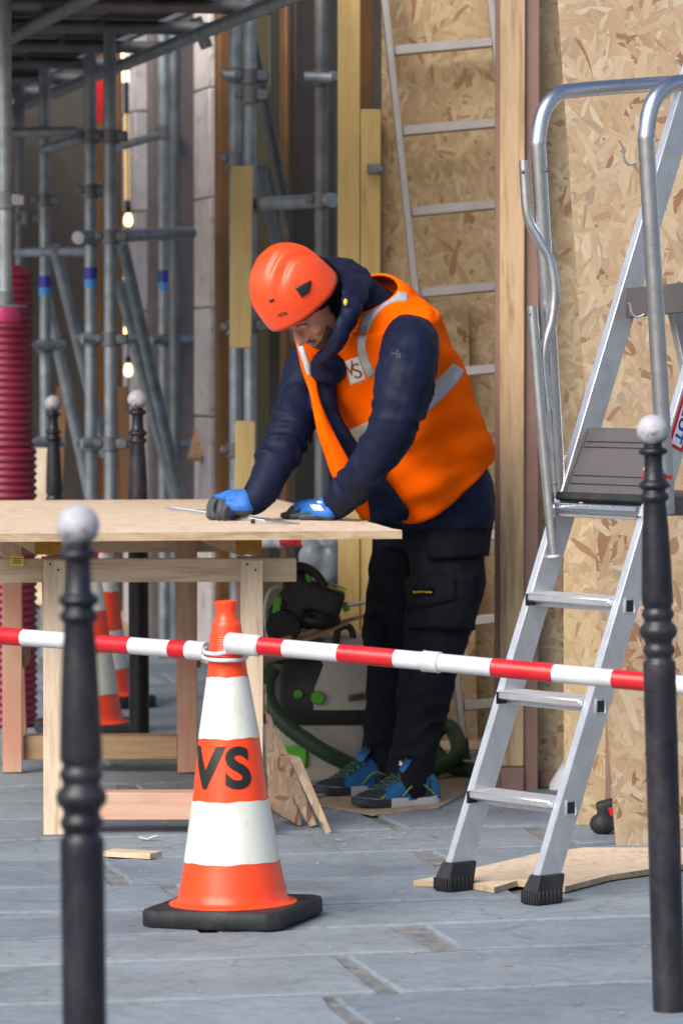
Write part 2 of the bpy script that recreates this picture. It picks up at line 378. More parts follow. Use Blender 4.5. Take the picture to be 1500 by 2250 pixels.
def mk_stone(name, base=(.205, .246, .292)):
    n = N(name, .72, 0, base, .4); co = n.coord(rnd=True)
    oi = n.n('ObjectInfo'); big = n.noise(co, 2.2, 5, .6); fine = n.noise(co, 26, 7, .7); sp = n.noise(co, 120, 2)
    a = n.ramp(big, [(0.28, tuple(x * .74 for x in base)), (0.5, base), (0.72, tuple(min(1, x * 1.22) for x in base))])
    rr = n.ramp(oi.outputs['Random'], [(0, (.82, .83, .86)), (0.5, (1, 1, 1)), (1, (1.12, 1.09, 1.03))])
    a = n.mix(1.0, a, rr, 'MULTIPLY')
    a = n.mix(.5, a, n.ramp(fine, [(0.32, (.62, .62, .62)), (0.6, (1.08, 1.08, 1.08))]), 'MULTIPLY')
    a = n.mix(n.ramp(sp, [(0.70, (0, 0, 0)), (0.78, (.5, .5, .5))]), a, (.5, .48, .45))
    st = n.noise(n.coord(scale=(1, 3, 1), rnd=True), 4.0, 6, .7); a = n.mix(n.ramp(st, [(0.58, (0, 0, 0)), (0.72, (.45, .45, .45))]), a, (.36, .33, .29))
    vo = n.n('TexVoronoi', feature='DISTANCE_TO_EDGE'); n.l(n.coord(scale=(1, 1, 1), rnd=True), vo.inputs['Vector']); vo.inputs['Scale'].default_value = 3.2
    wob = n.noise(co, 9, 5, .7); ck = n.math('ADD', vo.outputs['Distance'], n.math('MULTIPLY', n.math('SUBTRACT', wob, .5), .22))
    a = n.mix(n.ramp(ck, [(0.0, (.35,) * 3), (0.012, (0,) * 3)]), a, (.10, .10, .11))
    n.col(a); n.rgh(fine, .5, .85)
    hh = n.math('ADD', n.math('MULTIPLY', big, 1.4), fine); n.bump(hh, .6, .007); return n.m
M['stone'] = mk_stone('paving_stone_grey')
M['facade'] = mk_stone('facade_stone', (.52, .475, .48))
def mk_joint():
    n = N('joint_mortar', .95, 0); co = n.coord(); f = n.noise(co, 14, 8, .7); g = n.noise(co, 60, 4)
    a = n.ramp(f, [(0.3, (.09, .092, .095)), (0.5, (.19, .195, .20)), (0.7, (.28, .28, .275))]); n.col(n.mix(.5, a, n.ramp(g, [(0.3, (.55,) * 3), (0.6, (1,) * 3)]), 'MULTIPLY')); n.bump(f, .8, .012); return n.m
M['joint'] = mk_joint()
n_ = N('shop_glass', .06, 0, (.03, .028, .02)); n_.b.inputs['Specular IOR Level'].default_value = .6; M['glass'] = n_.m
n_ = N('skin', .55, 0, (.44, .24, .18)); co_ = n_.coord(); f_ = n_.noise(co_, 30, 4)
n_.col(n_.ramp(f_, [(0.3, (.43, .185, .135)), (0.7, (.55, .27, .20))])); n_.b.inputs['Subsurface Weight'].default_value = .08; n_.b.inputs['Subsurface Radius'].default_value = (.01, .004, .002); M['skin'] = n_.m
M['beard'] = plain('beard_brown', (.10, .058, .045), .85, var=.3, scale=80, bump=.5, bscale=400, bdist=.001)
M['lip'] = plain('lip', (.36, .15, .13), .5)

# ------------------------------------------------------------------ setting: ground, paving
AX = R(13)
U = V((-math.sin(AX), math.cos(AX), 0)); W = V((math.cos(AX), math.sin(AX), 0)); Z = V((0, 0, 1))
bm = NB(); bmesh.ops.create_grid(bm, x_segments=2, y_segments=2, size=150); bmesh.ops.translate(bm, verts=bm.verts, vec=(0, 0, -.06))
mk('ground', bm, M['joint'], loc=(0, 0, -0.06), kind='structure')
pav = NB(); O0 = V((0, 6, 0))
box(pav, O0 + U * 8 + V((0, 0, -0.0235)), (9, 22, 0.03), Matrix.Rotation(AX, 3, 'Z'))
pave = mk('pavement', pav, M['joint'], kind='structure')
def stone_mesh(l, d):
    """one worn flagstone, l along the row and d across it, top near z = 0"""
    bm = NB(); pts = []
    def side(a, b, n):
        for k in range(n):
            t = k / n; p = V(a) * (1 - t) + V(b) * t
            if k: p += V((random.uniform(-1, 1), random.uniform(-1, 1))) * 0.006
            pts.append(p)
    c = 0.012
    cs = [(-l / 2 + random.uniform(0, c), -d / 2 + random.uniform(0, c)), (l / 2 - random.uniform(0, 3 * c), -d / 2 + random.uniform(0, c)), (l / 2 - random.uniform(0, c), d / 2 - random.uniform(0, c)), (-l / 2 + random.uniform(0, 3 * c), d / 2 - random.uniform(0, c))]
    for i in range(4): side(cs[i], cs[(i + 1) % 4], 6 if i % 2 == 0 else 3)
    lo = [bm.verts.new((p.x, p.y, -0.026)) for p in pts]
    md = [bm.verts.new((p.x, p.y, -0.0038 + random.uniform(-.0015, .0008))) for p in pts]
    tp = [bm.verts.new((p.x * (1 - .016 / l), p.y * (1 - .018 / d), random.uniform(-.001, .001))) for p in pts]
    n = len(pts)
    for a, b in ((lo, md), (md, tp)):
        for k in range(n): bm.faces.new((a[k], a[(k + 1) % n], b[(k + 1) % n], b[k]))
    bm.faces.new(tp)
    return bm
t = -1.2; row = 0
while t < 12.5:
    d = random.choice((.40, .44, .47, .52)); s = -4.2 + random.uniform(0, .8)
    while s < 3.6:
        l = random.uniform(.8, 1.35); gap = random.choice((.012, .016, .03, .06)) if t < 6 else .015
        c = O0 + W * (s + l / 2) + U * (t + d / 2)
        vx = c.x / max(c.y, 1)
        if abs(vx) < 0.15 and c.y > 6.2:
            b = stone_mesh(l - gap, d - random.choice((.012, .014, .018, .026)))
            me = bpy.data.meshes.new('paving_stone'); bmesh.ops.recalc_face_normals(b, faces=b.faces); b.to_mesh(me); b.free()
            me.materials.append(M['stone']); o = bpy.data.objects.new('paving_stone', me); C.objects.link(o); o.parent = pave
            o.location = (c.x, c.y, random.uniform(-.003, .002)); o.rotation_euler = (random.uniform(-.004, .004), random.uniform(-.003, .003), AX + random.uniform(-.008, .008))
        s += l
    t += d; row += 1

# ------------------------------------------------------------------ shop building behind the scaffold
F0 = V((0.06, 14.3, 0))
def fac(px, off=0.0):
    """point on the facade line (shifted off metres to the street) in photo column px"""
    o = F0 - W * off; k = (px - 750) / FPX
    t = (k * o.y - o.x) / (U.x - k * U.y)
    return o + U * t
RU = Matrix.Rotation(AX, 3, 'Z')
bld = thing('shop_building', 'stone fronted shop building with dark olive glazing, behind the grey scaffold', 'building', fac(400))
def span(px0, px1, off, depth, z0, z1, bm, bev=0.0, mi=None):
    a, b = fac(px0, off), fac(px1, off); c = (a + b) / 2 + W * depth / 2
    box(bm, (c.x, c.y, (z0 + z1) / 2), (depth, (b - a).length, z1 - z0), RU, bev, mi)
g = NB(); pa = fac(430); box(g, (pa.x - .2, pa.y + 3.4, 3.5), (9, .3, 7)); mk('rear_wall', g, M['shop_dark'], bld)
def ret(px0, px1, z0, z1, bm, back=0.0, dep=.3, bev=.006):
    """pier or bay standing square to the street line, its near face filling photo columns px0..px1"""
    c = fac((px0 + px1) / 2) + U * (back + dep / 2); w = (px1 - px0) / FPX * (c.y - dep / 2) / math.cos(AX)
    box(bm, (c.x, c.y, (z0 + z1) / 2), (w, dep, z1 - z0), RU, bev)
def pier(px0, px1, back=0.0):
    z = 0.0
    for k in (.55, .5, .46, .46, .46, .46, .46, .46, .6, .7, .9):
        b = NB(); ret(px0, px1, z + .003, z + k - .003, b, back + random.uniform(0, .006), .34); mk('stone_block', b, M['facade'], bld); z += k
pier(461, 514); pier(307, 366, .1); pier(58, 100); pier(-60, 20, .1)
for a, b, m, back in ((514, 570, 'shop_brown', .3), (566, 660, 'olive', .35), (364, 406, 'greybrown', .35), (656, 664, 'shop_dark', .2), (664, 700, 'shop_brown', .3), (700, 790, 'shop_dark', .4), (790, 850, 'shop_brown', .2), (404, 462, 'greybrown', .2), (290, 308, 'shop_dark', .1), (256, 291, 'shop_brown', .3), (222, 244, 'shop_brown', .15), (98, 258, 'olive', .42), (18, 60, 'shop_dark', .4)):
    g = NB(); ret(a, b, 0, 4.2, g, back, .1); mk('shop_panel', g, M[m], bld)
for a, b in ((566, 622), (632, 655), (130, 188)):
    g = NB(); ret(a, b, .45, 2.9, g, .335, .012, .002); mk('shop_window', g, M['glass'], bld)
g = NB(); pa = P(208, 150, 18.6); pb = P(228, 268, 18.6); box(g, (pa + pb) / 2, (pb.x - pa.x, .03, pa.z - pb.z), bev=.004)
mk('hanging_banner', g, M['red'], loc=(pa.x, pa.y, 0), label='narrow red banner hanging between scaffold poles at the shop front', cat='banner')
# string of warm bulbs
sx = P(282, 400, 17.3)
st = thing('string_light', 'string of warm lit bulbs hanging down between the scaffold poles', 'string lights', (sx.x, sx.y, 0))
g = NB(); tube(g, [P(277, 90, 17.3), P(281, 485, 17.3), P(283, 900, 17.3)], .004, 6); mk('cable', g, M['black'], st)
for y in (485, 608, 728, 815):
    g = NB(); p = P(282, y, 17.3); lathe(g, [(.003, .034), (.011, .03), (.017, .012), (.019, -.004), (.014, -.019), (.003, -.025)], 12, Matrix.Translation(p)); mk('bulb', g, M['bulb'], st)
    g = NB(); lathe(g, [(.008, .03), (.012, .032), (.012, .06), (.005, .064)], 10, Matrix.Translation(p)); mk('bulb_socket', g, M['black'], st)
lp = P(277, 160, 17.6)
lamp = thing('wall_lamp', 'tall warm lit lamp tube beneath the scaffold deck', 'lamp', (lp.x, lp.y, 0))
g = NB(); tube(g, [P(274, 112, 17.6), P(277, 180, 17.6)], .016, 12); mk('lamp_tube', g, M['lamp'], lamp)
g = NB(); tube(g, [P(278, 250, 17.6), P(280, 440, 17.6)], .010, 12); mk('lamp_tube', g, M['lamp_dim'], lamp)
g = NB(); tube(g, [P(273, 90, 17.6), P(274, 112, 17.6)], .026, 12); tube(g, [P(277, 180, 17.6), P(278, 250, 17.6)], .012, 10); tube(g, [P(280, 440, 17.6), P(281, 460, 17.6)], .014, 10); mk('lamp_bracket', g, M['galv_dark'], lamp)

# ------------------------------------------------------------------ scaffold
sc0 = P(300, 1400, 17); sca = thing('scaffold', 'grey tubular scaffold with plank deck standing before the shop front', 'scaffold', (sc0.x, sc0.y, 0))
def pole(px0, py0, px1, py1, d, r=.0242, m='galv', name='scaffold_pole', d2=None):
    g = NB(); tube(g, [P(px0, py0, d), P(px1, py1, d2 or d)], r, 14); return mk(name, g, M[m], sca)
def vpole(px, d, z0=0.0, z1=3.4, m='galv', r=.0242, lean=0):
    a = P(px, 770, d); g = NB(); tube(g, [(a.x + lean, a.y, z0), (a.x, a.y, z1)], r, 14)
    g2 = NB(); lathe(g2, [(.075, 0), (.075, .006), (.03, .008), (.03, .05), (.02, .052)], 14, Matrix.Translation((a.x + lean, a.y, z0))); p = mk('scaffold_pole', g, M[m], sca); mk('base_plate', g2, M['galv_dark'], p); return p
def coupler(px, py, d, w=2):
    g = NB(); c = P(px, py, d); lathe(g, [(.026, -.028), (.036, -.026), (.036, .026), (.026, .028)], 12, Matrix.Translation(c))
    box(g, c + V((.045, -.01, 0)), (.045, .05, .04), bev=.006); box(g, c + V((-.042, -.012, .004)), (.03, .03, .03), bev=.005); mk('coupler', g, M['galv_dark'], sca)
vp = [(100, 16.6), (200, 15.6), (243, 15.2), (360, 17.4), (384, 17.2), (408, 17.6), (518, 14.8), (550, 14.6), (706, 14.0), (45, 17.8)]
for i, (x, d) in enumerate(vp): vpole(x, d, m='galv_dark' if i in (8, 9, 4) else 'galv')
vpole(12, 12.9, 1.47)
# blue tape bands on some poles
for x, d, y in ((200, 15.6, 604), (360, 17.4, 610), (408, 17.6, 602), (104, 16.6, 622)):
    for (y0, y1, m) in ((y - 16, y + 10, 'tape_dark'), (y + 10, y + 28, 'tape_light')):
        g = NB(); a = P(x, y0, d); b = P(x, y1, d); xx = P(x, 770, d).x; tube(g, [(xx if x != 104 else P(100, 770, d).x, d, a.z), (xx if x != 104 else P(100, 770, d).x, d, b.z)], .0258, 14); mk('tape_band', g, M[m], sca)
# ledgers, transoms and braces
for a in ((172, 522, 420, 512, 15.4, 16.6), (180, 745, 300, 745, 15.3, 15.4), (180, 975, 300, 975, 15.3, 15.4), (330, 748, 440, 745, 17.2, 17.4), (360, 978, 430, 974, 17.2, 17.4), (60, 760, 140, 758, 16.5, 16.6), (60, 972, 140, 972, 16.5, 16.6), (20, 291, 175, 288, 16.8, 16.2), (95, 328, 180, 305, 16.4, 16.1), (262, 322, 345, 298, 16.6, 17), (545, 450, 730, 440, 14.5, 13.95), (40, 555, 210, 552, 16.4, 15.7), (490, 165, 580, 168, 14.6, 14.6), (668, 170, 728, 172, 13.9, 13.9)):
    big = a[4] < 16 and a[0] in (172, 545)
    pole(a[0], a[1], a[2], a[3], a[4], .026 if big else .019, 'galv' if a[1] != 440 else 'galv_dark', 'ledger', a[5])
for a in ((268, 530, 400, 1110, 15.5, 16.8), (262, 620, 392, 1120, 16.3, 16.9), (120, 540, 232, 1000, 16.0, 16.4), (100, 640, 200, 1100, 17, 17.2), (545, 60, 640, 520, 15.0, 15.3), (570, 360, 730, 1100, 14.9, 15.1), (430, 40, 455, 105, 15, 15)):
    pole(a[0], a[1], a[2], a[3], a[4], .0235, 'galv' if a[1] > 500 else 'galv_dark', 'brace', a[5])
for x, y, d in ((200, 522, 15.6), (243, 520, 15.2), (200, 745, 15.6), (243, 745, 15.2), (200, 975, 15.6), (243, 975, 15.2), (360, 748, 17.4), (408, 746, 17.6), (360, 515, 17.3), (408, 976, 17.6), (100, 760, 16.6), (100, 972, 16.6), (200, 420, 15.6), (243, 300, 15.2), (200, 300, 15.6), (100, 440, 16.6), (60, 480, 17.5), (518, 165, 14.8), (550, 168, 14.6), (706, 170, 14.0), (518, 350, 14.8), (550, 450, 14.6), (706, 440, 14.0), (518, 720, 14.8), (550, 716, 14.6), (518, 990, 14.8), (12, 440, 12.9), (550, 210, 14.6), (360, 290, 17.4)): coupler(x, y, d)
# deck: boards on transoms, seen from below
E0 = P(585, -6, 13.0); dz = E0.z
for k in range(6):
    g = NB(); a = E0 - W * (.16 + k * .236) - U * 1.6; b = a + U * 9.0
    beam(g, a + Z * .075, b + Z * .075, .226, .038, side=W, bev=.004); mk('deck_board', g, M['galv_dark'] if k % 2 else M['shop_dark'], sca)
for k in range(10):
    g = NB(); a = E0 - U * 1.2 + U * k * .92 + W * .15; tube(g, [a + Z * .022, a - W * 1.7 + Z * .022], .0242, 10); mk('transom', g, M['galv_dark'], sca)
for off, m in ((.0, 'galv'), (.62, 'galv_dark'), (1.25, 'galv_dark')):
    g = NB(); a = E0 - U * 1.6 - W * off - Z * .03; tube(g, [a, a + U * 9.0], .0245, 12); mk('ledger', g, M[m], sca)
g = NB(); a = E0 - U * 1.6 + W * .06 + Z * .16; beam(g, a, a + U * 9.0, .03, .16, side=W, bev=.003); mk('toe_board', g, M['galv_dark'], sca)
# yellow padding boards strapped to the poles
for (x0, y0, x1, y1, d, lab) in ((505, 365, 557, 765, 14.4, 'long yellow timber board strapped upright to scaffold poles above the table'), (515, 925, 562, 1180, 14.35, 'short yellow timber board strapped low on scaffold poles behind the table')):
    a, b = P(x0, y0, d), P(x1, y1, d); g = NB(); box(g, (a + b) / 2, (abs(b.x - a.x) * .94, .05, a.z - b.z), Matrix.Rotation(R(.6), 3, 'Y'), .004)
    mk('yellow_board', g, M['yellow_z'], loc=((a.x + b.x) / 2, d, 0), label=lab, cat='board', group='yellow boards on the scaffold')

# ------------------------------------------------------------------ corrugated red conduit at left
cd = P(22, 1000, 14.1)
con = thing('corrugated_pipe', 'dark red corrugated plastic pipe standing upright behind the table end', 'pipe', (cd.x, cd.y, 0))
g = NB(); prof = []; z = 0.0; k = 0
while z < 1.60:
    r = .088 if z > .98 else .098
    prof += [(r, z), (r + .008, z + .006), (r + .008, z + .014), (r, z + .020)]; z += .026
prof.append((.05, 1.63)); prof[0] = (.09, 0)
lathe(g, prof, 28, Matrix.Translation((cd.x - .01, cd.y, 0))); mk('corrugated_tube', g, M['conduit'], con, sharp=70)
g = NB(); p = P(6, 688, 13.85); lathe(g, [(.03, -.035), (.062, -.03), (.066, .0), (.055, .025), (.02, .035)], 20, Matrix.Translation(p)); mk('pink_collar', g, M['pink'], con)
# leaning timber offcuts by the pole foot
for (x0, y0, x1, y1, d0, w, m, lab) in ((138, 850, 120, 1180, 17.5, .05, 'shop_brown', 'orange brown timber board leaning behind the far small bollard'), (95, 985, 92, 1330, 16, .06, 'pine_z', 'pale timber board leaning beside the red corrugated pipe'), (270, 850, 282, 1180, 17.6, .05, 'shop_brown', 'brown timber board standing behind the second bollard'), (446, 940, 428, 1010, 16.9, .06, 'pine_dark_z', 'short brown timber block hanging on a scaffold brace')):
    g = NB(); a, b = P(x0, y0, d0 + .1), P(x1, y1, d0 - .05); beam(g, a, b, w, .022, bev=.002); mk('timber_board', g, M[m], loc=(b.x, b.y, 0), label=lab, cat='board')

# ------------------------------------------------------------------ OSB hoarding
ho = thing('site_hoarding', 'OSB board hoarding with a tall timber corner post behind the worker', 'hoarding', tuple(G(1138, 1735)))
def slab(bm, x0, y0, x1, y1, d, th=.018, z0=None, z1=None, bev=.0015):
    a, b = P(x0, y0, d), P(x1, y1, d); zt = a.z if z1 is None else z1; zb = b.z if z0 is None else z0
    box(bm, ((a.x + b.x) / 2, d + th / 2, (zt + zb) / 2), (b.x - a.x, th, zt - zb), None, bev)
g = NB(); slab(g, 838, 0, 1100, 1640, 13.38, z0=.0, z1=3.6); mk('osb_panel', g, M['osb_warm'], ho)
g = NB(); slab(g, 1177, 0, 1420, 1700, 12.14, z0=.0, z1=3.6); mk('osb_panel', g, M['osb_warm'], ho)
g = NB(); a = P(1135, 770, 12.1).x; box(g, (a + .01, 12.75, 1.8), (.016, 1.22, 3.6)); mk('osb_panel', g, M['osb_side'], ho)
g = NB(); slab(g, 1099, 0, 1150, 1690, 11.98, .07, z0=.075, z1=3.6, bev=.003); mk('corner_post', g, M['oldpost'], ho)
g = NB(); slab(g, 1150.6, 0, 1181, 1735, 12.0, .08, z0=.0, z1=3.6, bev=.002); mk('side_trim', g, M['brown'], ho)
g = NB(); slab(g, 1089, 0, 1098.6, 1735, 11.99, .06, z0=.0, z1=3.6, bev=.001); mk('side_trim', g, M['brown'], ho)
g = NB(); slab(g, 1099, 1690, 1150, 1735, 11.97, .07, z0=.0, z1=.073, bev=.003); mk('post_foot', g, M['brown'], ho)
g = NB(); slab(g, 1181.5, 1700, 1420, 1735, 12.08, .05, z0=0, z1=.05, bev=.002); mk('skirting', g, M['brown'], ho)
g = NB(); slab(g, 905, 1640, 1095, 1690, 13.2, .16, z0=0, z1=.03, bev=.004); mk('sill_board', g, M['pine_x'], ho)
g = NB(); slab(g, 700, 0, 1420, 10, 12.0, 1.4, z0=3.6, z1=3.65); mk('shade_board', g, M['osb_old'], ho)  # unseen board added overhead so the tops of the OSB panels fall darker
# yellow formwork beams beside it
for (x0, y0, x1, lab) in ((742, -300, 791, 'tall yellow timber formwork beam standing beside the OSB hoarding'), (792.5, 240, 836, 'shorter yellow timber formwork beam next to the leaning aluminium ladder')):
    a = P(x0, y0, 13.3); b = P(x1, 1500, 13.3); wd = b.x - a.x; cx = (a.x + b.x) / 2
    t = thing('formwork_beam', lab, 'beam', (cx, 13.34, 0), 'yellow formwork beams')
    g = NB(); box(g, (cx, 13.32, a.z / 2), (wd, .04, a.z), bev=.004); mk('flange', g, M['yellow_z'], t)
    g = NB(); box(g, (cx, 13.40, a.z / 2), (wd * .4, .12, a.z - .01)); mk('web', g, M['yellow_z'], t)
    g = NB(); box(g, (cx, 13.48, a.z / 2), (wd, .04, a.z), bev=.004); mk('flange', g, M['yellow_z'], t)
g = NB(); p = P(822, 372, 13.27); box(g, p, (.05, .02, .035), bev=.004); box(g, p + V((.02, -.012, 0)), (.02, .02, .02), bev=.003)
mk('metal_clip', g, M['galv_dark'], loc=tuple(p), label='small grey metal clip on the shorter yellow beam', cat='clip')
# loose OSB sheets
def sheet(name, pts, d, th, lab, mat='osb', dtop=0.0, grp=None):
    """leaning sheet: outline given in photo pixels, foot at distance d, top dtop farther"""
    ws = []
    ymax = max(p[1] for p in pts); ymin = min(p[1] for p in pts)
    for (x, y) in pts: ws.append(P(x, y, d + dtop * (ymax - y) / (ymax - ymin)))
    g = NB(); n = ((ws[1] - ws[0]).cross(ws[2] - ws[0])).normalized()
    if n.y < 0: n = -n
    f = [g.verts.new(w) for w in ws]; bk = [g.verts.new(w + n * th) for w in ws]; m = len(ws)
    g.faces.new(f); g.faces.new(list(reversed(bk)))
    for k in range(m): g.faces.new((f[k], f[(k + 1) % m], bk[(k + 1) % m], bk[k]))
    bmesh.ops.bevel(g, geom=list(g.edges), offset=.0012, segments=1, affect='EDGES')
    base = ws[max(range(m), key=lambda i: pts[i][1])]
    return mk(name, g, M[mat], loc=(base.x, base.y, 0), label=lab, cat='board', group=grp)
sheet('osb_sheet', [(1238, 1000), (1395, 1000), (1395, 1815), (1238, 1815)], 11.13, .018, 'upright OSB sheet standing just left of the big leaning sheet', 'osb_warm', .05, 'loose OSB sheets')
sheet('osb_sheet', [(1214, -160), (1700, -160), (1700, 1852), (1352, 1865)], 10.66, .018, 'big pale OSB sheet leaning against the hoarding behind the platform ladder', 'osb', .42, 'loose OSB sheets')
sheet('osb_sheet', [(925, 655), (1028, 668), (1050, 1655), (925, 1655)], 13.24, .012, 'narrow OSB sheet leaning on the hoarding behind the orange vest', 'osb', .09, 'loose OSB sheets')
g = NB(); slab(g, 1331, 1300, 1341, 1790, 11.0, .03, z0=0, z1=.55); mk('brown_batten', g, M['brown'], loc=tuple(G(1336, 1790)), label='thin brown batten between the two loose OSB sheets', cat='batten')
# white sack behind the ladder
g = NB(); p = G(1222, 1732); rings = []
for k, (w, h) in enumerate(((.038, 0), (.042, .02), (.032, .05), (.016, .09), (.004, .115))):
    rings.append([g.verts.new((p.x + .012 + h * .28 + w * math.cos(a) * 1.0, p.y - .05 + w * .8 * math.sin(a), h + .004 * math.sin(3 * a))) for a in [2 * math.pi * i / 14 for i in range(14)]])
loft_faces(g, rings); mk('white_sack', g, M['paper'], loc=tuple(p), sharp=60, label='crumpled white sack on the ground by the post foot', cat='sack')

# ------------------------------------------------------------------ aluminium ladder leaning on the hoarding
lf = P(1020, 1660, 12.95); lt = P(838, -60, 13.30)
lad = thing('leaning_ladder', 'slim aluminium ladder leaning against the OSB hoarding behind the worker', 'ladder', (lf.x, lf.y, 0))
ls = (lt - lf).normalized(); side = V((1, 0.06, 0)); side = (side - ls * ls.dot(side)).normalized(); LW = .352
for off in (0, LW):
    g = NB(); beam(g, lf + side * off + ls * .04, lt + side * off, .022, .060, side=side, bev=.003); mk('stile', g, M['alu_dull'], lad)
    g = NB(); beam(g, lf + side * off - ls * .02, lf + side * off + ls * .055, .030, .068, side=side, bev=.005); mk('ladder_foot', g, M['rubber'], lad)
L = (lt - lf).length
for k in range(9):
    yy = 105 + 184 * k - 4 * k; s = (lf.z * 0 + (P(0, yy, 13.1).z - lf.z)) / ls.z
    if s < .1 or s > L: continue
    g = NB(); beam(g, lf + ls * s + side * .011, lf + ls * s + side * (LW - .011), .032, .030, side=ls, bev=.003); mk('rung', g, M['alu_dull'], lad)

# ------------------------------------------------------------------ bollards
def ring(z, r, w, b):         # a rounded collar
    return [(b, z - w), (r * .93, z - w * .6), (r, z), (r * .93, z + w * .6), (b, z + w)]
bol = thing('bollard', 'dark iron bollard with chipped white ball and red tape, in front of the OSB sheets', 'bollard', (0, 0, 0), 'iron bollards with white ball tops')
prof = [(.0300, -.25), (.0300, .68), (.0300, .700), (.0285, .706), (.0250, .709)] + ring(.728, .0300, .012, .0245) + ring(.766, .0350, .017, .0262) + ring(.800, .0302, .011, .0255) + [(.0250, .815), (.0285, .821), (.0292, .828)]
prof += [(.0272, .90), (.0242, .975), (.0208, 1.022)] + ring(1.036, .0272, .0095, .0212) + ring(1.060, .0283, .0095, .0205) + [(.0182, 1.074), (.0165, 1.108)] + ring(1.128, .0268, .0085, .0172) + [(.0168, 1.141), (.0172, 1.150)]
prof = [(r * 1.1, z) for r, z in prof]
g = NB(); lathe(g, prof, 32); mk('post', g, M['iron'], bol, sharp=50)
g = NB(); ellipsoid(g, (0, 0, 1.170), .0322, .0322, .0322, u=28, v=18); mk('ball_top', g, M['ball'], bol, sharp=180)
rb = G(1469, 2218); tpb = P(1427, 908, 8.05)
bol.location = (rb.x, rb.y, 0); bol.rotation_euler = (0, math.atan2(tpb.x - rb.x, 1.2), 0)
lb = P(172, 1105, 5.9)
b2 = dup(bol, (lb.x + .012, 5.9, -.1), (0, R(-.6), 0), 'blurred dark iron bollard nearest the viewer, beside the sawhorse leg', 'iron bollards with white ball tops')
fb = P(305, 855, 13.0); b3 = dup(bol, (fb.x, 13.0, 0), (0, R(-.2), 0), 'dark iron bollard just behind the worktable, right of the red corrugated pipe', 'iron bollards with white ball tops')
fb = P(122, 873, 15.4); b4 = dup(bol, (fb.x, 15.4, -.045), (0, R(-.4), 0), 'smallest, farthest iron bollard next to the red corrugated pipe', 'iron bollards with white ball tops')
# red and white tape knotted round the right one
tq = P(1436, 1046, 8.05); tp_ = thing('barrier_tape', 'scrap of red and white tape knotted round the right hand bollard', 'tape', tuple(tq))
g = NB(); lathe(g, [(.0215, -.008), (.0245, -.005), (.0245, .006), (.0215, .009)], 20, Matrix.Translation(tq) @ Matrix.Rotation(R(5), 4, 'Y')); mk('red_strip', g, M['red'], tp_)
g = NB(); lathe(g, [(.0205, .007), (.0235, .009), (.0235, .0145), (.0205, .016)], 20, Matrix.Translation(tq) @ Matrix.Rotation(R(9), 4, 'Y')); mk('white_strip', g, M['paper'], tp_)
g = NB(); q = P(1452, 1050, 8.02)
for (dx, dzz, dx2, dz2) in ((.0, .0, .012, -.012), (.006, .003, .022, .0), (.004, -.002, .018, -.018)):
    beam(g, q + V((dx, 0, dzz)), q + V((dx2, -.004, dz2)), .012, .002, side=(0.2, 1, 0.5))
mk('knot', g, M['red'], tp_)

# ------------------------------------------------------------------ traffic cones
def build_cone(label, letters):
    cn = thing('traffic_cone', label, 'cone', (0, 0, 0), 'orange and white traffic cones')
    g = NB(); h = .1725; c = .028
    poly = [(-h + c, -h), (h - c, -h), (h, -h + c), (h, h - c), (h - c, h), (-h + c, h), (-h, h - c), (-h, -h + c)]
    prism(g, poly, .042, Matrix.Identity(4), bev=.007); mk('rubber_base', g, M['rubber'], cn)
    def rad(z):
        pts = [(.05, .139), (.07, .1255), (.14, .1115), (.285, .0885), (.43, .0705), (.575, .0470), (.60, .0440), (.68, .0365)]
        for (z0, r0), (z1, r1) in zip(pts, pts[1:]):
            if z <= z1: return r0 + (r1 - r0) * (z - z0) / (z1 - z0)
        return pts[-1][1]
    g = NB(); cuts = [.05, .14, .285, .43, .575]; prof = [(.150, .0425), (.148, .0455), (.134, .048), (.1285, .054), (.1245, .075)]
    z = .10
    while z < .60: prof.append((rad(z), z)); z += .0125
    zz = .605
    while zz < .668: prof += [(rad(zz), zz), (rad(zz) + .0012, zz + .0015), (rad(zz) + .0012, zz + .003), (rad(zz), zz + .0045)]; zz += .0056
    prof += [(.0362, .672), (.0345, .690), (.0335, .697), (.029, .701), (.0255, .712), (.0243, .722), (.0255, .734), (.0262, .742), (.0255, .747), (.021, .748), (.020, .735)]
    lathe(g, prof, 48); mk('cone_body', g, M['orange'], cn, sharp=50)
    for a, b in ((.142, .285), (.430, .572)):
        g = NB(); rings = []
        n = 12
        for i in range(n + 1):
            z = a + (b - a) * i / n; rings.append([g.verts.new(((rad(z) + .0012) * math.cos(q), (rad(z) + .0012) * math.sin(q), z + (0.0012 * math.sin(q * 5 + a * 40) + .0008 * math.sin(q * 11) if i in (0, n) else 0))) for q in [2 * math.pi * j / 64 for j in range(64)]])
        loft_faces(g, rings, False); mk('white_sleeve', g, M['cone_white'], cn, sharp=180, recalc=True)
    if letters:
        for ch, ang in (('V', -43), ('S', 16)):
            t = text_bm(ch, .099, .036, 14)
            ys = .364
            for v in t.verts:
                z = ys + v.co.y; r = rad(z) + .0013; q = R(ang) + v.co.x * (1.15 if ch == 'V' else 1.06) / .080
                v.co = (r * math.sin(q), -r * math.cos(q), z)
            mk('letter', t, M['letter'], cn, sharp=180, recalc=False)
    return cn
cone = build_cone('orange and white traffic cone lettered VS, standing in front of the worktable', True)
cc = G(513, 2022); cone.location = (cc.x, cc.y, 0); cone.rotation_euler = (0, R(-1.4), R(-19))
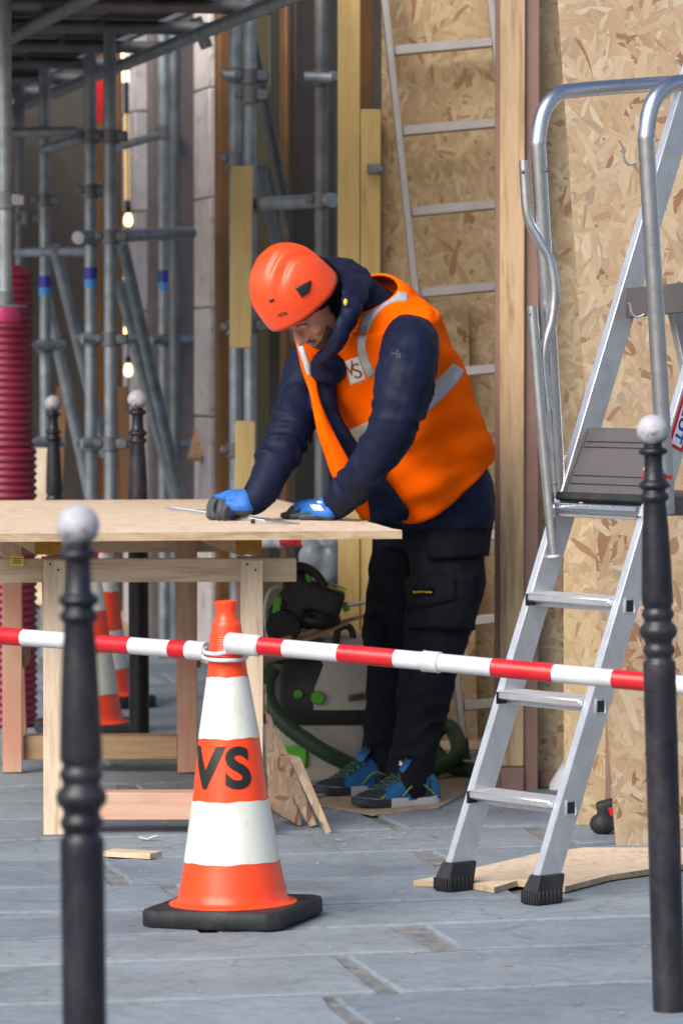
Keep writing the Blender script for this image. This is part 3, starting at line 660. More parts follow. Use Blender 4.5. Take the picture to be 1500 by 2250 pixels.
# the letters must keep facing the street side: turn the body back within its base
for ch in cone.children:
    if ch.name.startswith(('letter',)): ch.rotation_euler = (0, 0, R(19))
fc = build_cone('traffic cone half hidden behind the blurred bollard, under the worktable', False)
q = G(190, 1612); fc.location = (q.x, q.y, 0); fc.rotation_euler = (0, 0, R(8))
q = G(212, 1560); dup(fc, (q.x, q.y + .2, 0), (0, 0, R(25)), 'farther traffic cone behind the other cone under the worktable', 'orange and white traffic cones')

# ------------------------------------------------------------------ red and white barrier poles
def barrier(label, pts, bands, joints, r=.0205, loop=None, grp='red and white barrier poles'):
    a, b = pts
    t = thing('barrier_pole', label, 'barrier pole', tuple((a + b) / 2), grp)
    d = (b - a); g = NB(); n = 24; tube(g, [a + d * i / n for i in range(n + 1)], r, 20); mk('tube', g, M['white'], t)
    for s0, s1 in bands:
        g = NB(); tube(g, [a + d * s0, a + d * (s0 + s1) / 2, a + d * s1], r + .0008, 20); mk('red_band', g, M['red'], t)
    for s0, s1, rr in joints:
        g = NB(); e = (s1 - s0)
        tube(g, [a + d * s0, a + d * (s0 + e * .06), a + d * (s0 + e * .1), a + d * (s1 - e * .1), a + d * (s1 - e * .06), a + d * s1], [r + .0015, rr, rr * .97, rr * .97, rr, r + .0015], 20); mk('joint_sleeve', g, M['white'], t)
    return t
a = P(505, 1413, 9.2); b = P(1570, 1512, 8.62)
def sx_(px, a=a, b=b):
    pa, pb = 505, 1570    # column to fraction, allowing for perspective
    da, db = a.y, b.y; u = (px - pa) / (pb - pa); return u * da / (db + u * (da - db)) if False else (u / db) / ((1 - u) / da + u / db) if False else (u * da) / (u * da + (1 - u) * db) if False else u * db / (u * db + (1 - u) * da) if False else ((px - 750) * a.y / FPX - a.x) / ((b.x - a.x) - (px - 750) * (b.y - a.y) / FPX)
br = barrier('red and white barrier pole running from the cone past the platform ladder', (a, b), [(sx_(566), sx_(626)), (sx_(747), sx_(870)), (sx_(1084), sx_(1219)), (sx_(1350), sx_(1440))], [(sx_(500), sx_(572), .0255), (sx_(929), sx_(968), .0245)])
a2 = P(-120, 1388, 9.75); b2_ = P(452, 1431, 9.34)
def sl_(px): return ((px - 750) * a2.y / FPX - a2.x) / ((b2_.x - a2.x) - (px - 750) * (b2_.y - a2.y) / FPX)
bl = barrier('red and white barrier pole passing behind the blurred bollard to the cone', (a2, b2_), [(sl_(-60), sl_(51)), (sl_(203), sl_(288)), (sl_(376), sl_(414))], [(sl_(413), sl_(453), .0235)])
# hook loops round the cone neck
def hook(pts, parent):
    g = NB(); tube(g, smooth_path([tuple(P(x, y, d)) for x, y, d in pts], 6), .0050, 10); mk('hook', g, M['white'], parent, sharp=180)
hook([(455, 1424, 9.33), (448, 1429, 9.28), (452, 1434, 9.235), (470, 1437, 9.215), (492, 1434, 9.205), (512, 1425, 9.20), (528, 1412, 9.20)], br)
hook([(450, 1438, 9.33), (446, 1443, 9.28), (455, 1448, 9.24), (478, 1451, 9.21), (505, 1451, 9.205), (530, 1449, 9.22), (543, 1441, 9.27), (535, 1434, 9.32)], bl)
fa, fb_ = P(540, 1193, 14.9), P(745, 1186, 14.3)
barrier('distant red and white barrier pole showing beneath the worktable edge', (fa, fb_), [(.42, .87)], [(.36, .41, .024)])

# ------------------------------------------------------------------ worktable: sheet, joists, trestles
ZT = .845
def TT(px, py, z=ZT): return G(px, py, z)
t0 = TT(883, 1166); t3 = TT(604, 1096); ex = (t3 - t0).normalized(); ey = V((-ex.y, ex.x, 0))
random.seed(3)
tb_poly = [t0, t0 + ex * .05 - ey * .006, t0 + ex * .12 + ey * .004, t0 + ex * .45 + ey * -.004, t3 - ex * .6, t3, t3 + ey * .6, t3 + ey * 1.26, t0 + ey * 1.26]
tb_poly += [t0 + ey * (1.26 - 1.26 * k / 22) + ex * random.uniform(-.004, .006) for k in range(1, 21)] + [t0 + ey * .035 - ex * .002]
g = NB(); th = .022
f = [g.verts.new(p) for p in tb_poly]; bk = [g.verts.new(p - Z * th) for p in tb_poly]; g.faces.new(f); g.faces.new(list(reversed(bk)))
for i in range(len(f)): g.faces.new((f[i], f[(i + 1) % len(f)], bk[(i + 1) % len(f)], bk[i])).material_index = 1
mk('osb_worktop', g, [M['osb_flat'], M['osb_edge']], loc=tuple(t0), label='pale OSB sheet laid flat as worktop under the worker hands', cat='board')
ztj = ZT - th - .001
for (px, lab) in ((107, 'left yellow joist with orange end under the worktop'), (549, 'right yellow joist with orange end under the worktop')):
    a = G(px, 1195, ztj - .035); a = a + ex * .02; t = thing('timber_joist', lab, 'joist', tuple(a), 'yellow joists under the worktop')
    g = NB(); beam(g, a + ex * .006, a + ex * 2.3, .074, .062, side=ey, bev=.002); mk('joist_body', g, M['yellow_y'], t)
    g = NB(); beam(g, a, a + ex * .0055, .074, .062, side=ey); mk('joist_end', g, M['yellow_end'], t)
zr = ztj - .064 - .002
def trestle(label, xl, xr, xe0, xe1, d, pink, nm):
    """timber sawhorse; columns of the legs and of the rail ends in photo pixels, at distance d"""
    A = P(xl, 1230, d); B = P(xr, 1230, d); E = P(xe0, 1230, d); F = P(xe1, 1230, d)
    ax = V((1, 0.05, 0)).normalized()
    t = thing('sawhorse', label, 'sawhorse', (A.x, d, 0), 'timber sawhorses')
    mz = 'pine_z' if not pink else 'pine_pink_z'
    for c, nm2 in ((A, 0), (B, 1)):
        g = NB(); beam(g, (c.x, d - .03, .0), (c.x, d + .0, zr - .001), .062, .03, side=ax, bev=.002); mk('leg', g, M[mz], t)
        g = NB(); beam(g, (c.x - .02, d + .44, .0), (c.x - .012, d + .075, zr - .001), .062, .03, side=ax, bev=.002); mk('leg', g, M['pine_pink_z'], t)
        g = NB(); beam(g, (c.x + .03, d - .008, .36), (c.x + .022, d + .29, .36), .022, .06, side=ax); mk('side_tie', g, M['pine_dark_x'], t)
    g = NB(); beam(g, V((E.x, d + .034, zr - .0325)), V((F.x, d + .034 + .05 * (F.x - E.x), zr - .0325)), .065, .034, side=Z, bev=.002); mk('top_rail', g, M['pine_x'], t)
    g = NB(); beam(g, V((A.x + .032, d + .04, .075)), V((B.x - .032, d + .04, .075)), .075, .09, side=Z, bev=.002); mk('low_rail', g, M['pine_dark_x'] if pink else M['pine_pink_x'], t)
    return t
tr1 = trestle('front timber sawhorse with yellow sticker carrying the worktop', 121, 553, -60, 650, 10.93, False, 1)
tr2 = trestle('rear timber sawhorse with reddish stained legs under the worktop', 28, 412, -120, 560, 12.55, True, 2)
g = NB(); p = P(38, 1233, 10.94); box(g, p, (.036, .003, .026)); lbl = mk('sticker', g, M['yellow_label'], tr1)
for i, w in enumerate((.028, .022, .026)):
    g = NB(); box(g, p + V((0, -.0022, .007 - .006 * i)), (w, .001, .0022)); mk('print_line', g, M['letter'], lbl)
g = NB()
for c in (121, 553):
    for dx, y in ((-10, 1240), (8, 1252)):
        q = P(c + dx, y, 10.897); lathe(g, [(.0035, -.001), (.0035, .001)], 8, Matrix.Translation(q) @ Matrix.Rotation(R(90), 4, 'X'))
mk('screw', g, M['black'], tr1)
# straight edge ruler, marker
rl = thing('metal_ruler', 'silver metal straight edge lying under the gloved hands', 'ruler', tuple(TT(470, 1130)))
g = NB(); beam(g, TT(370, 1121) + Z * .004, TT(590, 1151) + Z * .004, .028, .007, side=Z.cross(V((1, -.3, 0))), bev=.001); mk('ruler_blade', g, M['alu'], rl)
g = NB(); beam(g, TT(380, 1121) + Z * .009, TT(580, 1149.5) + Z * .009, .005, .003, side=V((0, 1, 0))); mk('ruler_rib', g, M['white'], rl)
g = NB(); beam(g, TT(430, 1122) + Z * .002, TT(640, 1152) + Z * .002, .05, .003, side=V((0, 1, 0)), bev=.0008); mk('glass_strip', g, M['sheeting'], rl)
g = NB(); a = P(556, 1150, 11.12); box(g, (a.x, a.y, ZT + .008), (.012, .02, .012)); mk('end_cap', g, M['black'], rl)

# ------------------------------------------------------------------ platform step ladder on the right
LL = G(990, 1957); LR = G(1190, 1988)
rv = (LR - LL); rv.z = 0; lw = rv.length; rv.normalize(); lv = V((-rv.y, rv.x, 0)); LEAN = .408
sv = (lv * LEAN + Z).normalized(); nv = rv.cross(sv).normalized()     # stile direction, ladder plane normal
pl = thing('platform_ladder', 'aluminium platform step ladder with tubular guard rails on black rubber feet', 'ladder', tuple((LL + LR) / 2))
def at(z, r=0.0, l=0.0): return LL + lv * (z * LEAN + l) + rv * r + Z * z
def wd(z): return lw - .012
nn = nv if nv.y < 0 else -nv
for side_ in (0, 1):
    g = NB(); a = at(.05, wd(.05) * side_); b = at(2.35, wd(2.35) * side_)
    beam(g, a, b, .024, .068, side=rv, bev=.002); mk('stile', g, M['alu'], pl)
    g = NB(); z_ = (b - a).normalized()
    rings = []
    for zz, w, dd in ((-.008, .050, .076), (.0, .056, .084), (.026, .054, .084), (.068, .040, .078), (.071, .034, .072)):
        c = at(zz, wd(zz) * side_) if zz > 0.02 else at(.028, wd(0) * side_) + Z * (zz - .028 + .008)
        x = rv; y = lv if zz < .05 else lv
        rings.append([g.verts.new(c + x * w / 2 * sgx + y * dd / 2 * sgy) for sgx, sgy in ((-1, -1), (-.6, -1.06), (0, -1.08), (.6, -1.06), (1, -1), (1.04, 0), (1, 1), (0, 1.05), (-1, 1), (-1.04, 0))])
    loft_faces(g, rings); ft = mk('rubber_foot', g, M['rubber'], pl, sharp=35)
    g = NB()
    for i in range(6):
        for face in (0, 1):
            if face == 0: c = at(.02, wd(0) * side_) - lv * .0435 + rv * (-.021 + i * .0084)
            else: c = at(.02, wd(0) * side_) + rv * .0282 + lv * (-.032 + i * .0128)
            box(g, c + Z * 0, (.005, .005, .030), Matrix.Rotation(math.atan2(rv.y, rv.x), 3, 'Z'), .001)
    mk('foot_rib', g, M['rubber'], ft)
for zc in (.235, .475, .715):
    w = wd(zc); g = NB(); c0 = at(zc, .012) ; c1 = at(zc, w - .012)
    c0 = c0 - lv * .006; c1 = c1 - lv * .006
    beam(g, c0, c1, .088, .020, side=lv, bev=.004); stp = mk('step', g, M['alu'], pl)
    g = NB(); beam(g, c0 + Z * -.017 + lv * .008, c1 + Z * -.017 + lv * .008, .05, .013, side=lv, bev=.002); mk('step_box', g, M['alu'], stp)
    g = NB()
    for i in range(6): o_ = lv * (-.036 + i * .014) + Z * .0112; beam(g, c0 + o_, c1 + o_, .004, .0024, side=lv)
    mk('tread_ridge', g, M['alu'], stp)
    g = NB(); beam(g, at(zc - .006, .0125) - lv * .006, at(zc - .006, .015) - lv * .006, .094, .03, side=lv); mk('step_gasket', g, M['rubber'], stp)
    c = at(zc - .008, w + .0125); g = NB(); box(g, c, (.004, .034, .040), frame(rv, lv, Z).to_3x3(), .004); sk = mk('socket', g, M['alu'], pl)
    g = NB(); box(g, c + rv * .0018, (.002, .023, .028), frame(rv, lv, Z).to_3x3(), .0); mk('socket_hole', g, M['black'], sk)
# folded platform plate between the stiles
zp = .948; w = wd(zp)
g = NB(); beam(g, at(zp + .015, .016) + nn * .012, at(zp + .215, .016) + nn * .012, .004, .004, side=rv); g.free()
g = NB(); a = at(zp + .01, w / 2) + nn * .02; b = at(zp + .185, w / 2) + nn * .002; beam(g, a, b, w - .03, .014, side=rv, bev=.003); plt = mk('platform_plate', g, M['plate'], pl)
for s in (.18, .30, .72, .80):
    g = NB(); c = a.lerp(b, s) + nn * .008; beam(g, c - rv * (w / 2 - .022), c + rv * (w / 2 - .022), .006, .007, side=sv, bev=.001); mk('plate_ridge', g, M['plate'], plt)
g = NB(); c = at(zp + .003, w / 2) + nn * .035; beam(g, c - rv * (w / 2 - .004), c + rv * (w / 2 - .004), .02, .022, side=sv, bev=.003); mk('plate_edge', g, M['rubber'], plt)
g = NB(); c = at(zp - .028, w / 2) + nn * .045; tube(g, [c - rv * (w / 2), c + rv * (w / 2)], .013, 16); mk('cross_tube', g, M['chrome'], pl)
g = NB(); c = at(zp - .035, w / 2) + nn * .02; beam(g, c - rv * (w / 2 - .012), c + rv * (w / 2 - .012), .012, .04, side=Z, bev=.002); mk('cross_bar', g, M['alu_dull'], pl)
g = NB(); c = at(zp + .0, w / 2) + lv * .19; beam(g, c - rv * (w / 2 - .016), c + rv * (w / 2 + .016), .30, .05, side=lv, bev=.004); mk('platform_deck', g, M['plate'], pl)
# guard rails
def rail(r, r2):
    q = lambda l, z: tuple(LL + rv * r + lv * l + Z * z)
    pts = [q(.375, .93), q(.345, 1.3), q(.305, 1.78), q(.302, 1.86), q(.322, 1.93), q(.372, 1.972), q(.44, 1.985), q(.62, 2.003), q(.80, 2.02)]
    g = NB(); tube(g, smooth_path(pts, 8), r2, 18); return mk('guard_rail', g, M['chrome'], pl, sharp=180)
rail(-.012, .0195); r2_ = rail(wd(1.4) + .055, .0205)
# drop bars beside the left rail
dl = 10.0
p_ = [P(1150, 352, dl - .03), P(1153, 410, dl - .03), P(1160, 480, dl - .03), P(1185, 530, dl - .03), P(1208, 575, dl - .03), P(1218, 640, dl - .03), P(1213, 700, dl - .03), P(1199, 750, dl - .03), P(1194, 800, dl - .03), P(1204, 902, dl - .03)]
g = NB(); tube(g, smooth_path([tuple(p) for p in p_], 6), .0125, 14); mk('bent_bar', g, M['chrome'], pl, sharp=60)
g = NB(); tube(g, [P(1168, 672, dl - .05), P(1186, 900, dl - .05), P(1216, 1220, dl - .05)], .0138, 16); mk('drop_bar', g, M['chrome'], pl, sharp=60)
g = NB(); tube(g, [P(1216, 1219, dl - .05), P(1216.5, 1224, dl - .05)], .0165, 16); mk('bar_cap', g, M['white'], pl)
g = NB(); tube(g, [P(1216, 850, dl + .02), P(1226, 1130, dl + .02)], .006, 10); mk('thin_rod', g, M['chrome'], pl)
g = NB()
for x, y in ((1148, 378), (1199, 375), (1163, 690), (1219, 1062)): ellipsoid(g, P(x, y, dl - .06), .005, .005, .005, u=8, v=6)
mk('bolt', g, M['galv_dark'], pl)
for y0 in (330, 665):
    hx = (1362, 1378)[y0 == 665]; q = lambda x, y: tuple(P(x, y, 9.73))
    g = NB(); tube(g, smooth_path([q(hx, y0), q(hx + 6, y0 + 6), q(hx + 9, y0 + 22), q(hx + 20, y0 + 32), q(hx + 36, y0 + 26)], 5), .003, 8); mk('hook', g, M['galv'], pl)
# rear brace plates between the stiles near the top
g = NB(); c0, c1 = at(1.45, .012), at(1.47, wd(1.4) - .0); beam(g, c0 + nv * 0, c1, .075, .012, side=Z, bev=.002); mk('brace_plate', g, M['plate'], pl)
for s in (.3, 1):
    g = NB(); a = at(1.5, wd(1.4) * s) + lv * .05; beam(g, a, V((a.x + lv.x * .45, a.y + lv.y * .45, .0)), .022, .05, side=rv, bev=.002); mk('rear_leg', g, M['alu_dull'], pl)
# sticker on the outer face of the right stile
def on_stile(t, zc, off, vert=0.0):
    c = at(zc, wd(zc) + off) ; m = frame(sv, (nn * -1), rv, c)
    bmesh.ops.transform(t, matrix=m, verts=t.verts); return t
g = NB(); box(g, (0, 0, 0), (.24, .052, .0012)); g = on_stile(g, 1.20, .0132); stk = mk('logo_sticker', g, M['red'], pl)
g = NB(); box(g, (0, 0, 0), (.225, .034, .0012)); g = on_stile(g, 1.20, .0142); mk('sticker_field', g, M['paper'], stk)
t = text_bm('TUBESCA', .029, .035); mxx = max(v.co.x for v in t.verts); 
bmesh.ops.scale(t, vec=(.105 / mxx, 1, 1), verts=t.verts)
t = on_stile(t, 1.20, .0152); mk('lettering', t, M['logo_blue'], stk, sharp=180, recalc=False)

# ------------------------------------------------------------------ dust extractor with a saw resting on it
VD = 12.45
v0 = P(705, 1725, VD); vac = thing('dust_extractor', 'pale grey dust extractor with green knobs and green hose beside the worker', 'vacuum cleaner', (v0.x, v0.y, 0))
def vloft(name, secs, mat, d=VD, parent=None, dep=.19, bev=.35):
    """stack of rounded rectangles: (py, px_left, px_right, depth scale)"""
    g = NB(); rings = []
    for (y, x0, x1, ds) in secs:
        a, b = P(x0, y, d), P(x1, y, d); cx = (a.x + b.x) / 2; hw = (b.x - a.x) / 2; hd = dep * ds
        ring_ = []
        for k in range(24):
            q = 2 * math.pi * k / 24; c, s_ = math.cos(q), math.sin(q)
            ring_.append(g.verts.new((cx + hw * math.copysign(abs(c) ** bev, c), d + hd * math.copysign(abs(s_) ** bev, s_) + .02, a.z)))
        rings.append(ring_)
    loft_faces(g, rings); return mk(name, g, M[mat], parent or vac, sharp=35)
tank = vloft('tank', [(1706, 592, 806, .95), (1690, 584, 815, 1), (1580, 580, 822, 1.02), (1562, 578, 824, 1.0)], 'vac')
vloft('control_band', [(1582, 578, 826, 1.04), (1550, 577, 828, 1.07), (1450, 584, 822, 1.02), (1440, 590, 815, .96)], 'black')
vloft('motor_head', [(1548, 668, 832, 1.11), (1500, 676, 830, 1.10), (1440, 695, 822, 1.04), (1400, 700, 815, .9), (1392, 710, 800, .8)], 'vac')
vloft('lid', [(1452, 588, 720, .9), (1440, 582, 730, .95), (1405, 600, 740, .9), (1396, 640, 740, .8)], 'vac_dark')
for x, y, r, nm in ((655, 1525, 10, 'knob'), (698, 1533, 15, 'knob')):
    g = NB(); c = P(x, y, VD - .195); rr = r * VD / FPX; lathe(g, [(rr, -.004), (rr, .010), (rr * .85, .014), (.001, .0145)], 20, Matrix.Translation(c) @ Matrix.Rotation(R(90), 4, 'X')); kb = mk(nm, g, M['green'], vac)
    g = NB(); box(g, c + V((0, -.016, 0)), (.004, .004, rr * 1.6), Matrix.Rotation(R(30), 3, 'Y')); mk('knob_grip', g, M['green'], kb)
g = NB()
for k in range(9): p = P(767 + k * 4.6, 1534 - k * .7, VD - .196); box(g, p, (.003, .006, .022))
mk('vent', g, M['black'], vac)
g = NB(); p = P(648, 1662, VD - .178); box(g, p, (.075, .02, .065), bev=.006); mk('latch', g, M['green'], vac)
for x in (612, 790):
    for dy in (-.13, .13):
        g = NB(); p = P(x, 1712, VD); tube(g, [(p.x - .014, VD + dy, .035), (p.x + .014, VD + dy, .035)], .035, 18); mk('wheel', g, M['black'], vac)
g = NB(); tube(g, smooth_path([tuple(P(738, 1420, VD - .15)), tuple(P(742, 1385, VD - .15)), tuple(P(758, 1376, VD - .14)), tuple(P(772, 1384, VD - .13)), tuple(P(780, 1425, VD - .13))], 5), .011, 10); mk('carry_handle', g, M['black'], vac)
hp = [(600, 1470, 12.2), (586, 1500, 12.18), (592, 1545, 12.16), (625, 1590, 12.14), (680, 1632, 12.13), (735, 1664, 12.14), (800, 1690, 12.2), (880, 1702, 12.25), (960, 1688, 12.3), (1003, 1660, 12.35), (1003, 1622, 12.45), (985, 1596, 12.5), (962, 1604, 12.55), (950, 1640, 12.52), (985, 1680, 12.42), (1030, 1698, 12.35), (1060, 1702, 12.3)]
path = smooth_path([tuple(P(*q)) for q in hp], 10); path = [(x, y, max(z, .026)) for x, y, z in path]
g = NB(); tube(g, path, [.0245 + (.0012 if i % 2 else -.0006) for i in range(len(path))], 12); mk('hose', g, M['hose'], vac, sharp=179)
# cordless saw on top
SDp = 12.3; s0 = P(690, 1390, SDp); saw = thing('plunge_saw', 'black power saw with bright green accents resting on the dust extractor', 'saw', tuple(s0))
g = NB(); box(g, P(710, 1316, SDp), (.125, .13, .085), Matrix.Rotation(R(18), 3, 'Y'), .018, seg=2); box(g, P(657, 1300, SDp), (.10, .12, .11), Matrix.Rotation(R(30), 3, 'Y'), .02, seg=2); box(g, P(650, 1262, SDp), (.08, .09, .07), Matrix.Rotation(R(40), 3, 'Y'), .015, seg=2)
ellipsoid(g, P(640, 1350, SDp), .075, .06, .05); ellipsoid(g, P(700, 1362, SDp), .07, .06, .035)
mkr('saw_body', g, .006, 2, M['black'], saw, sharp=50)
g = NB(); tube(g, smooth_path([tuple(P(628, 1290, SDp - .05)), tuple(P(655, 1246, SDp - .05)), tuple(P(690, 1258, SDp - .05)), tuple(P(715, 1290, SDp - .05))], 6), .014, 10); mk('saw_handle', g, M['black'], saw)
g = NB(); box(g, P(609, 1330, SDp - .062), (.024, .012, .055), Matrix.Rotation(R(8), 3, 'Y'), .004); mk('green_panel', g, M['green'], saw)
g = NB(); box(g, P(677, 1270, SDp - .058), (.014, .012, .030), Matrix.Rotation(R(-28), 3, 'Y'), .004); mk('green_switch', g, M['green'], saw)
g = NB(); box(g, P(737, 1285, SDp - .068), (.072, .004, .006), Matrix.Rotation(R(26), 3, 'Y'), .001); mk('trim_line', g, M['lime'], saw)
g = NB(); tube(g, [P(752, 1336, SDp - .02), P(765, 1331, SDp - .02)], .015, 14); mk('green_knob', g, M['green'], saw)
g = NB(); tube(g, [P(765, 1331, SDp - .02), P(800, 1324, SDp - .01)], .006, 10); mk('rod', g, M['alu'], saw)
g = NB(); tube(g, smooth_path([tuple(P(588, 1400, SDp - .03)), tuple(P(582, 1340, SDp - .03)), tuple(P(592, 1300, SDp - .03)), tuple(P(612, 1288, SDp - .02))], 6), .006, 8); mk('cable_guard', g, M['white'], saw)
g = NB(); c = P(622, 1378, SDp - .06); lathe(g, [(.05, -.012), (.055, 0), (.05, .012), (.01, .014)], 24, Matrix.Translation(c) @ Matrix.Rotation(R(90), 4, 'X')); mk('blade_guard', g, M['rubber'], saw)
g = NB(); beam(g, P(612, 1408, 12.22), P(802, 1352, 12.35), .022, .012, side=V((0, 1, 0)), bev=.002); mk('wood_strip', g, M['pine_dark_x'], loc=tuple(P(700, 1385, 12.3)), label='thin grey brown wood strip lying over the dust extractor top', cat='strip')
g = NB(); beam(g, P(625, 1425, 12.2), P(760, 1368, 12.3), .03, .010, side=V((0, 1, .2)), bev=.002); mk('wood_strip', g, M['pine_dark_x'], loc=tuple(P(690, 1400, 12.25)), label='shorter bark edged wood strip just under the thin strip', cat='strip')

# ------------------------------------------------------------------ offcuts, scraps and rubbish on the paving
sheet('osb_offcut', [(584, 1562), (596, 1572), (664, 1813), (655, 1815), (590, 1775)], 11.08, .012, 'OSB offcut leaning nearest the sawhorse leg behind the cone', 'osb_old', .12, 'leaning OSB offcuts')
sheet('osb_offcut', [(597, 1590), (625, 1640), (697, 1812), (680, 1818), (640, 1745)], 11.05, .012, 'dark edged OSB offcut in the middle of the leaning offcuts', 'osb_old', .1, 'leaning OSB offcuts')
sheet('osb_offcut', [(630, 1655), (660, 1664), (729, 1828), (716, 1834), (668, 1735)], 10.95, .012, 'pale OSB offcut leaning furthest from the sawhorse leg', 'osb_old', .1, 'leaning OSB offcuts')
def flat(name, pts, th, mat, z=.002, **kw):
    ws = [G(x, y, z + th) for x, y in pts]; g = NB(); f = [g.verts.new(w) for w in ws]; bk = [g.verts.new(w - Z * th) for w in ws]; m = len(ws)
    g.faces.new(f); g.faces.new(list(reversed(bk)))
    for k in range(m): g.faces.new((f[k], f[(k + 1) % m], bk[(k + 1) % m], bk[k])).material_index = 1
    return mk(name, g, [M[mat], M['osb_edge'] if mat == 'osb_flat' else M[mat]], loc=tuple(ws[0]), **kw)
flat('osb_scrap', [(908, 1935), (1020, 1938), (1085, 1950), (1135, 1935), (1240, 1948), (1340, 1922), (1560, 1890), (1560, 1862), (1280, 1862), (1180, 1875), (1050, 1905)], .014, 'osb_flat', label='large jagged OSB scrap lying flat under the platform ladder', cat='board')
flat('wood_scrap', [(225, 1870), (330, 1876), (356, 1870), (250, 1864)], .014, 'pine_x', label='small pale wooden slat lying on the paving beside the cone', cat='wood scrap')
g = NB(); c = G(326, 1846)
for a, b2q in ((-.025, .0), (0, .012)):
    box(g, c + V((a + .012, 0, .006 + b2q * .3)), (.026, .018, .0008), Matrix.Rotation(R(12 - b2q * 2600), 3, 'Y'))
mk('paper_scrap', g, M['paper'], loc=tuple(c), label='crumpled white paper scrap on the paving behind the cone', cat='paper')
flat('cardboard', [(690, 1765), (820, 1790), (960, 1775), (1060, 1720), (1060, 1690), (930, 1680), (760, 1715)], .004, 'dust', z=-.0005, label='trodden brown cardboard under the blue shoes of the worker', cat='cardboard')
dk = P(1330, 1815, 10.9); dr = thing('cordless_tool', 'dark power tool with red label lying against the foot of the big OSB sheet', 'tool', (dk.x, dk.y, 0))
g = NB(); box(g, (dk.x + .01, dk.y, .055), (.06, .06, .085), Matrix.Rotation(R(-15), 3, 'Y'), .014, seg=2); ellipsoid(g, (dk.x - .01, dk.y, .03), .035, .035, .03); mkr('tool_body', g, .005, 1, M['rubber'], dr, sharp=60)
g = NB(); box(g, (dk.x + .018, dk.y - .032, .068), (.022, .003, .024), Matrix.Rotation(R(-15), 3, 'Y'), .001); mk('red_label', g, M['red'], dr)
# wood chips and dust: far too many to count
random.seed(21); g = NB()
for i in range(900):
    if random.random() < .55: px, py = random.gauss(880, 170), random.gauss(1800, 50)
    else: px, py = random.uniform(0, 1500), 1780 + 460 * random.random()
    if py < 1690 or py > 2245: continue
    p = G(px, py, .0015); l = random.uniform(.002, .010) * (2.2 if random.random() < .06 else 1); w = l * random.uniform(.25, .6); a = random.uniform(0, 6.28)
    c_, s_ = math.cos(a), math.sin(a)
    g.faces.new([g.verts.new((p.x + c_ * x * l - s_ * y * w, p.y + s_ * x * l + c_ * y * w, .0015 + random.uniform(0, .003))) for x, y in ((-.5, -.5), (.5, -.4), (.45, .5), (-.5, .4))])
mk('wood_chips', g, M['dust'], kind='stuff', label='scattered wood chips and sawdust over the grey paving', cat='wood chips')
g = NB(); random.seed(5)
for i in range(70):
    px, py = random.gauss(330, 70), random.gauss(1352, 22)
    p = G(px, max(py, 1300)); r = random.uniform(.02, .07)
    t = NB(); bmesh.ops.create_icosphere(t, subdivisions=1, radius=r)
    for v in t.verts: v.co = v.co * random.uniform(.6, 1.15)
    append(g, t, Matrix.Translation((p.x, p.y, r * .4)))
mk('rubble', g, M['rubble'], kind='stuff', sharp=20, label='heap of grey building rubble on the paving behind the worktable', cat='rubble')
g = NB(); random.seed(9)
for i in range(9): ellipsoid(g, P(random.gauss(716, 14), random.gauss(1225, 32), 13.9 + random.uniform(-.1, .1)), random.uniform(.03, .06), .05, random.uniform(.04, .07), u=12, v=8)
mkr('plastic_sheeting', g, .012, 1, M['sheeting'], loc=tuple(P(716, 1260, 13.9)), lump=(.014, 22), sharp=25, label='bunched grey plastic sheeting hanging behind the dust extractor', cat='sheeting')
flat('plank_offcut', [(228, 1372), (296, 1372), (300, 1362), (232, 1362)], .05, 'pine_dark_x', label='short brown plank offcut on the ground near the rubble heap', cat='plank')
g = NB(); ellipsoid(g, G(368, 1352) + V((0, 0, .05)), .07, .06, .055)
mkr('sack', g, .012, 1, M['dust'], loc=tuple(G(368, 1362)), lump=(.02, 18), sharp=40, label='small brown sack lying on the ground behind the rear sawhorse', cat='sack')
# ------------------------------------------------------------------ the worker
from mathutils.bvhtree import BVHTree
FB = V((-.72, -.69, 0)).normalized(); LB = V((-FB.y, FB.x, 0)); LB = V((.69, -.72, .12)).normalized()
po = G(905, 1770); PO = V((po.x, po.y, 0))
def ring_pts(c, ax_, lat, a, b, n=28, e=2.05):
    F = lat.cross(ax_); F = F if F.dot(FB) > 0 else -F
    F.normalize(); L_ = ax_.cross(F).normalized(); L_ = L_ if L_.dot(lat) > 0 else -L_
    out = []
    for k in range(n):
        q = 2 * math.pi * k / n; c_, s_ = math.cos(q), math.sin(q)
        out.append(c + F * (b * math.copysign(abs(c_) ** (2 / e), c_)) + L_ * (a * math.copysign(abs(s_) ** (2 / e), s_)))
    return out
def body_rings(secs, grow=0.0, n=28, lat=LB):
    cs = [P(x, y, d) for x, y, d, a, b in secs]; out = []
    for i, (x, y, d, a, b) in enumerate(secs):
        t_ = (cs[min(i + 1, len(cs) - 1)] - cs[max(i - 1, 0)]).normalized()
        out.append(ring_pts(cs[i], t_, lat, a + grow, b + grow, n))
    return out
def dense(secs, n=6): return smooth_path(secs, n)
def add_loft(bm, rings): loft_faces(bm, [[bm.verts.new(p) for p in r] for r in rings])
def limb(bm, pts, ell=1.0, seg=16, n=6):
    """(px, py, distance, radius) chain with rounded ends"""
    sm = smooth_path(pts, n); tube(bm, [P(x, y, d) for x, y, d, r in sm], [r for *_, r in sm], seg, ell=ell)
    for x, y, d, r in (sm[0], sm[-1]): ellipsoid(bm, P(x, y, d), r * .98, r * .98, r * .98, u=16, v=10)
TORSO = [(950, 1142, 11.78, .205, .150), (946, 1085, 11.765, .212, .155), (910, 1010, 11.72, .212, .155), (872, 902, 11.65, .212, .156), (836, 802, 11.57, .210, .150), (805, 722, 11.50, .205, .132), (788, 682, 11.47, .140, .102), (772, 644, 11.44, .075, .078)]
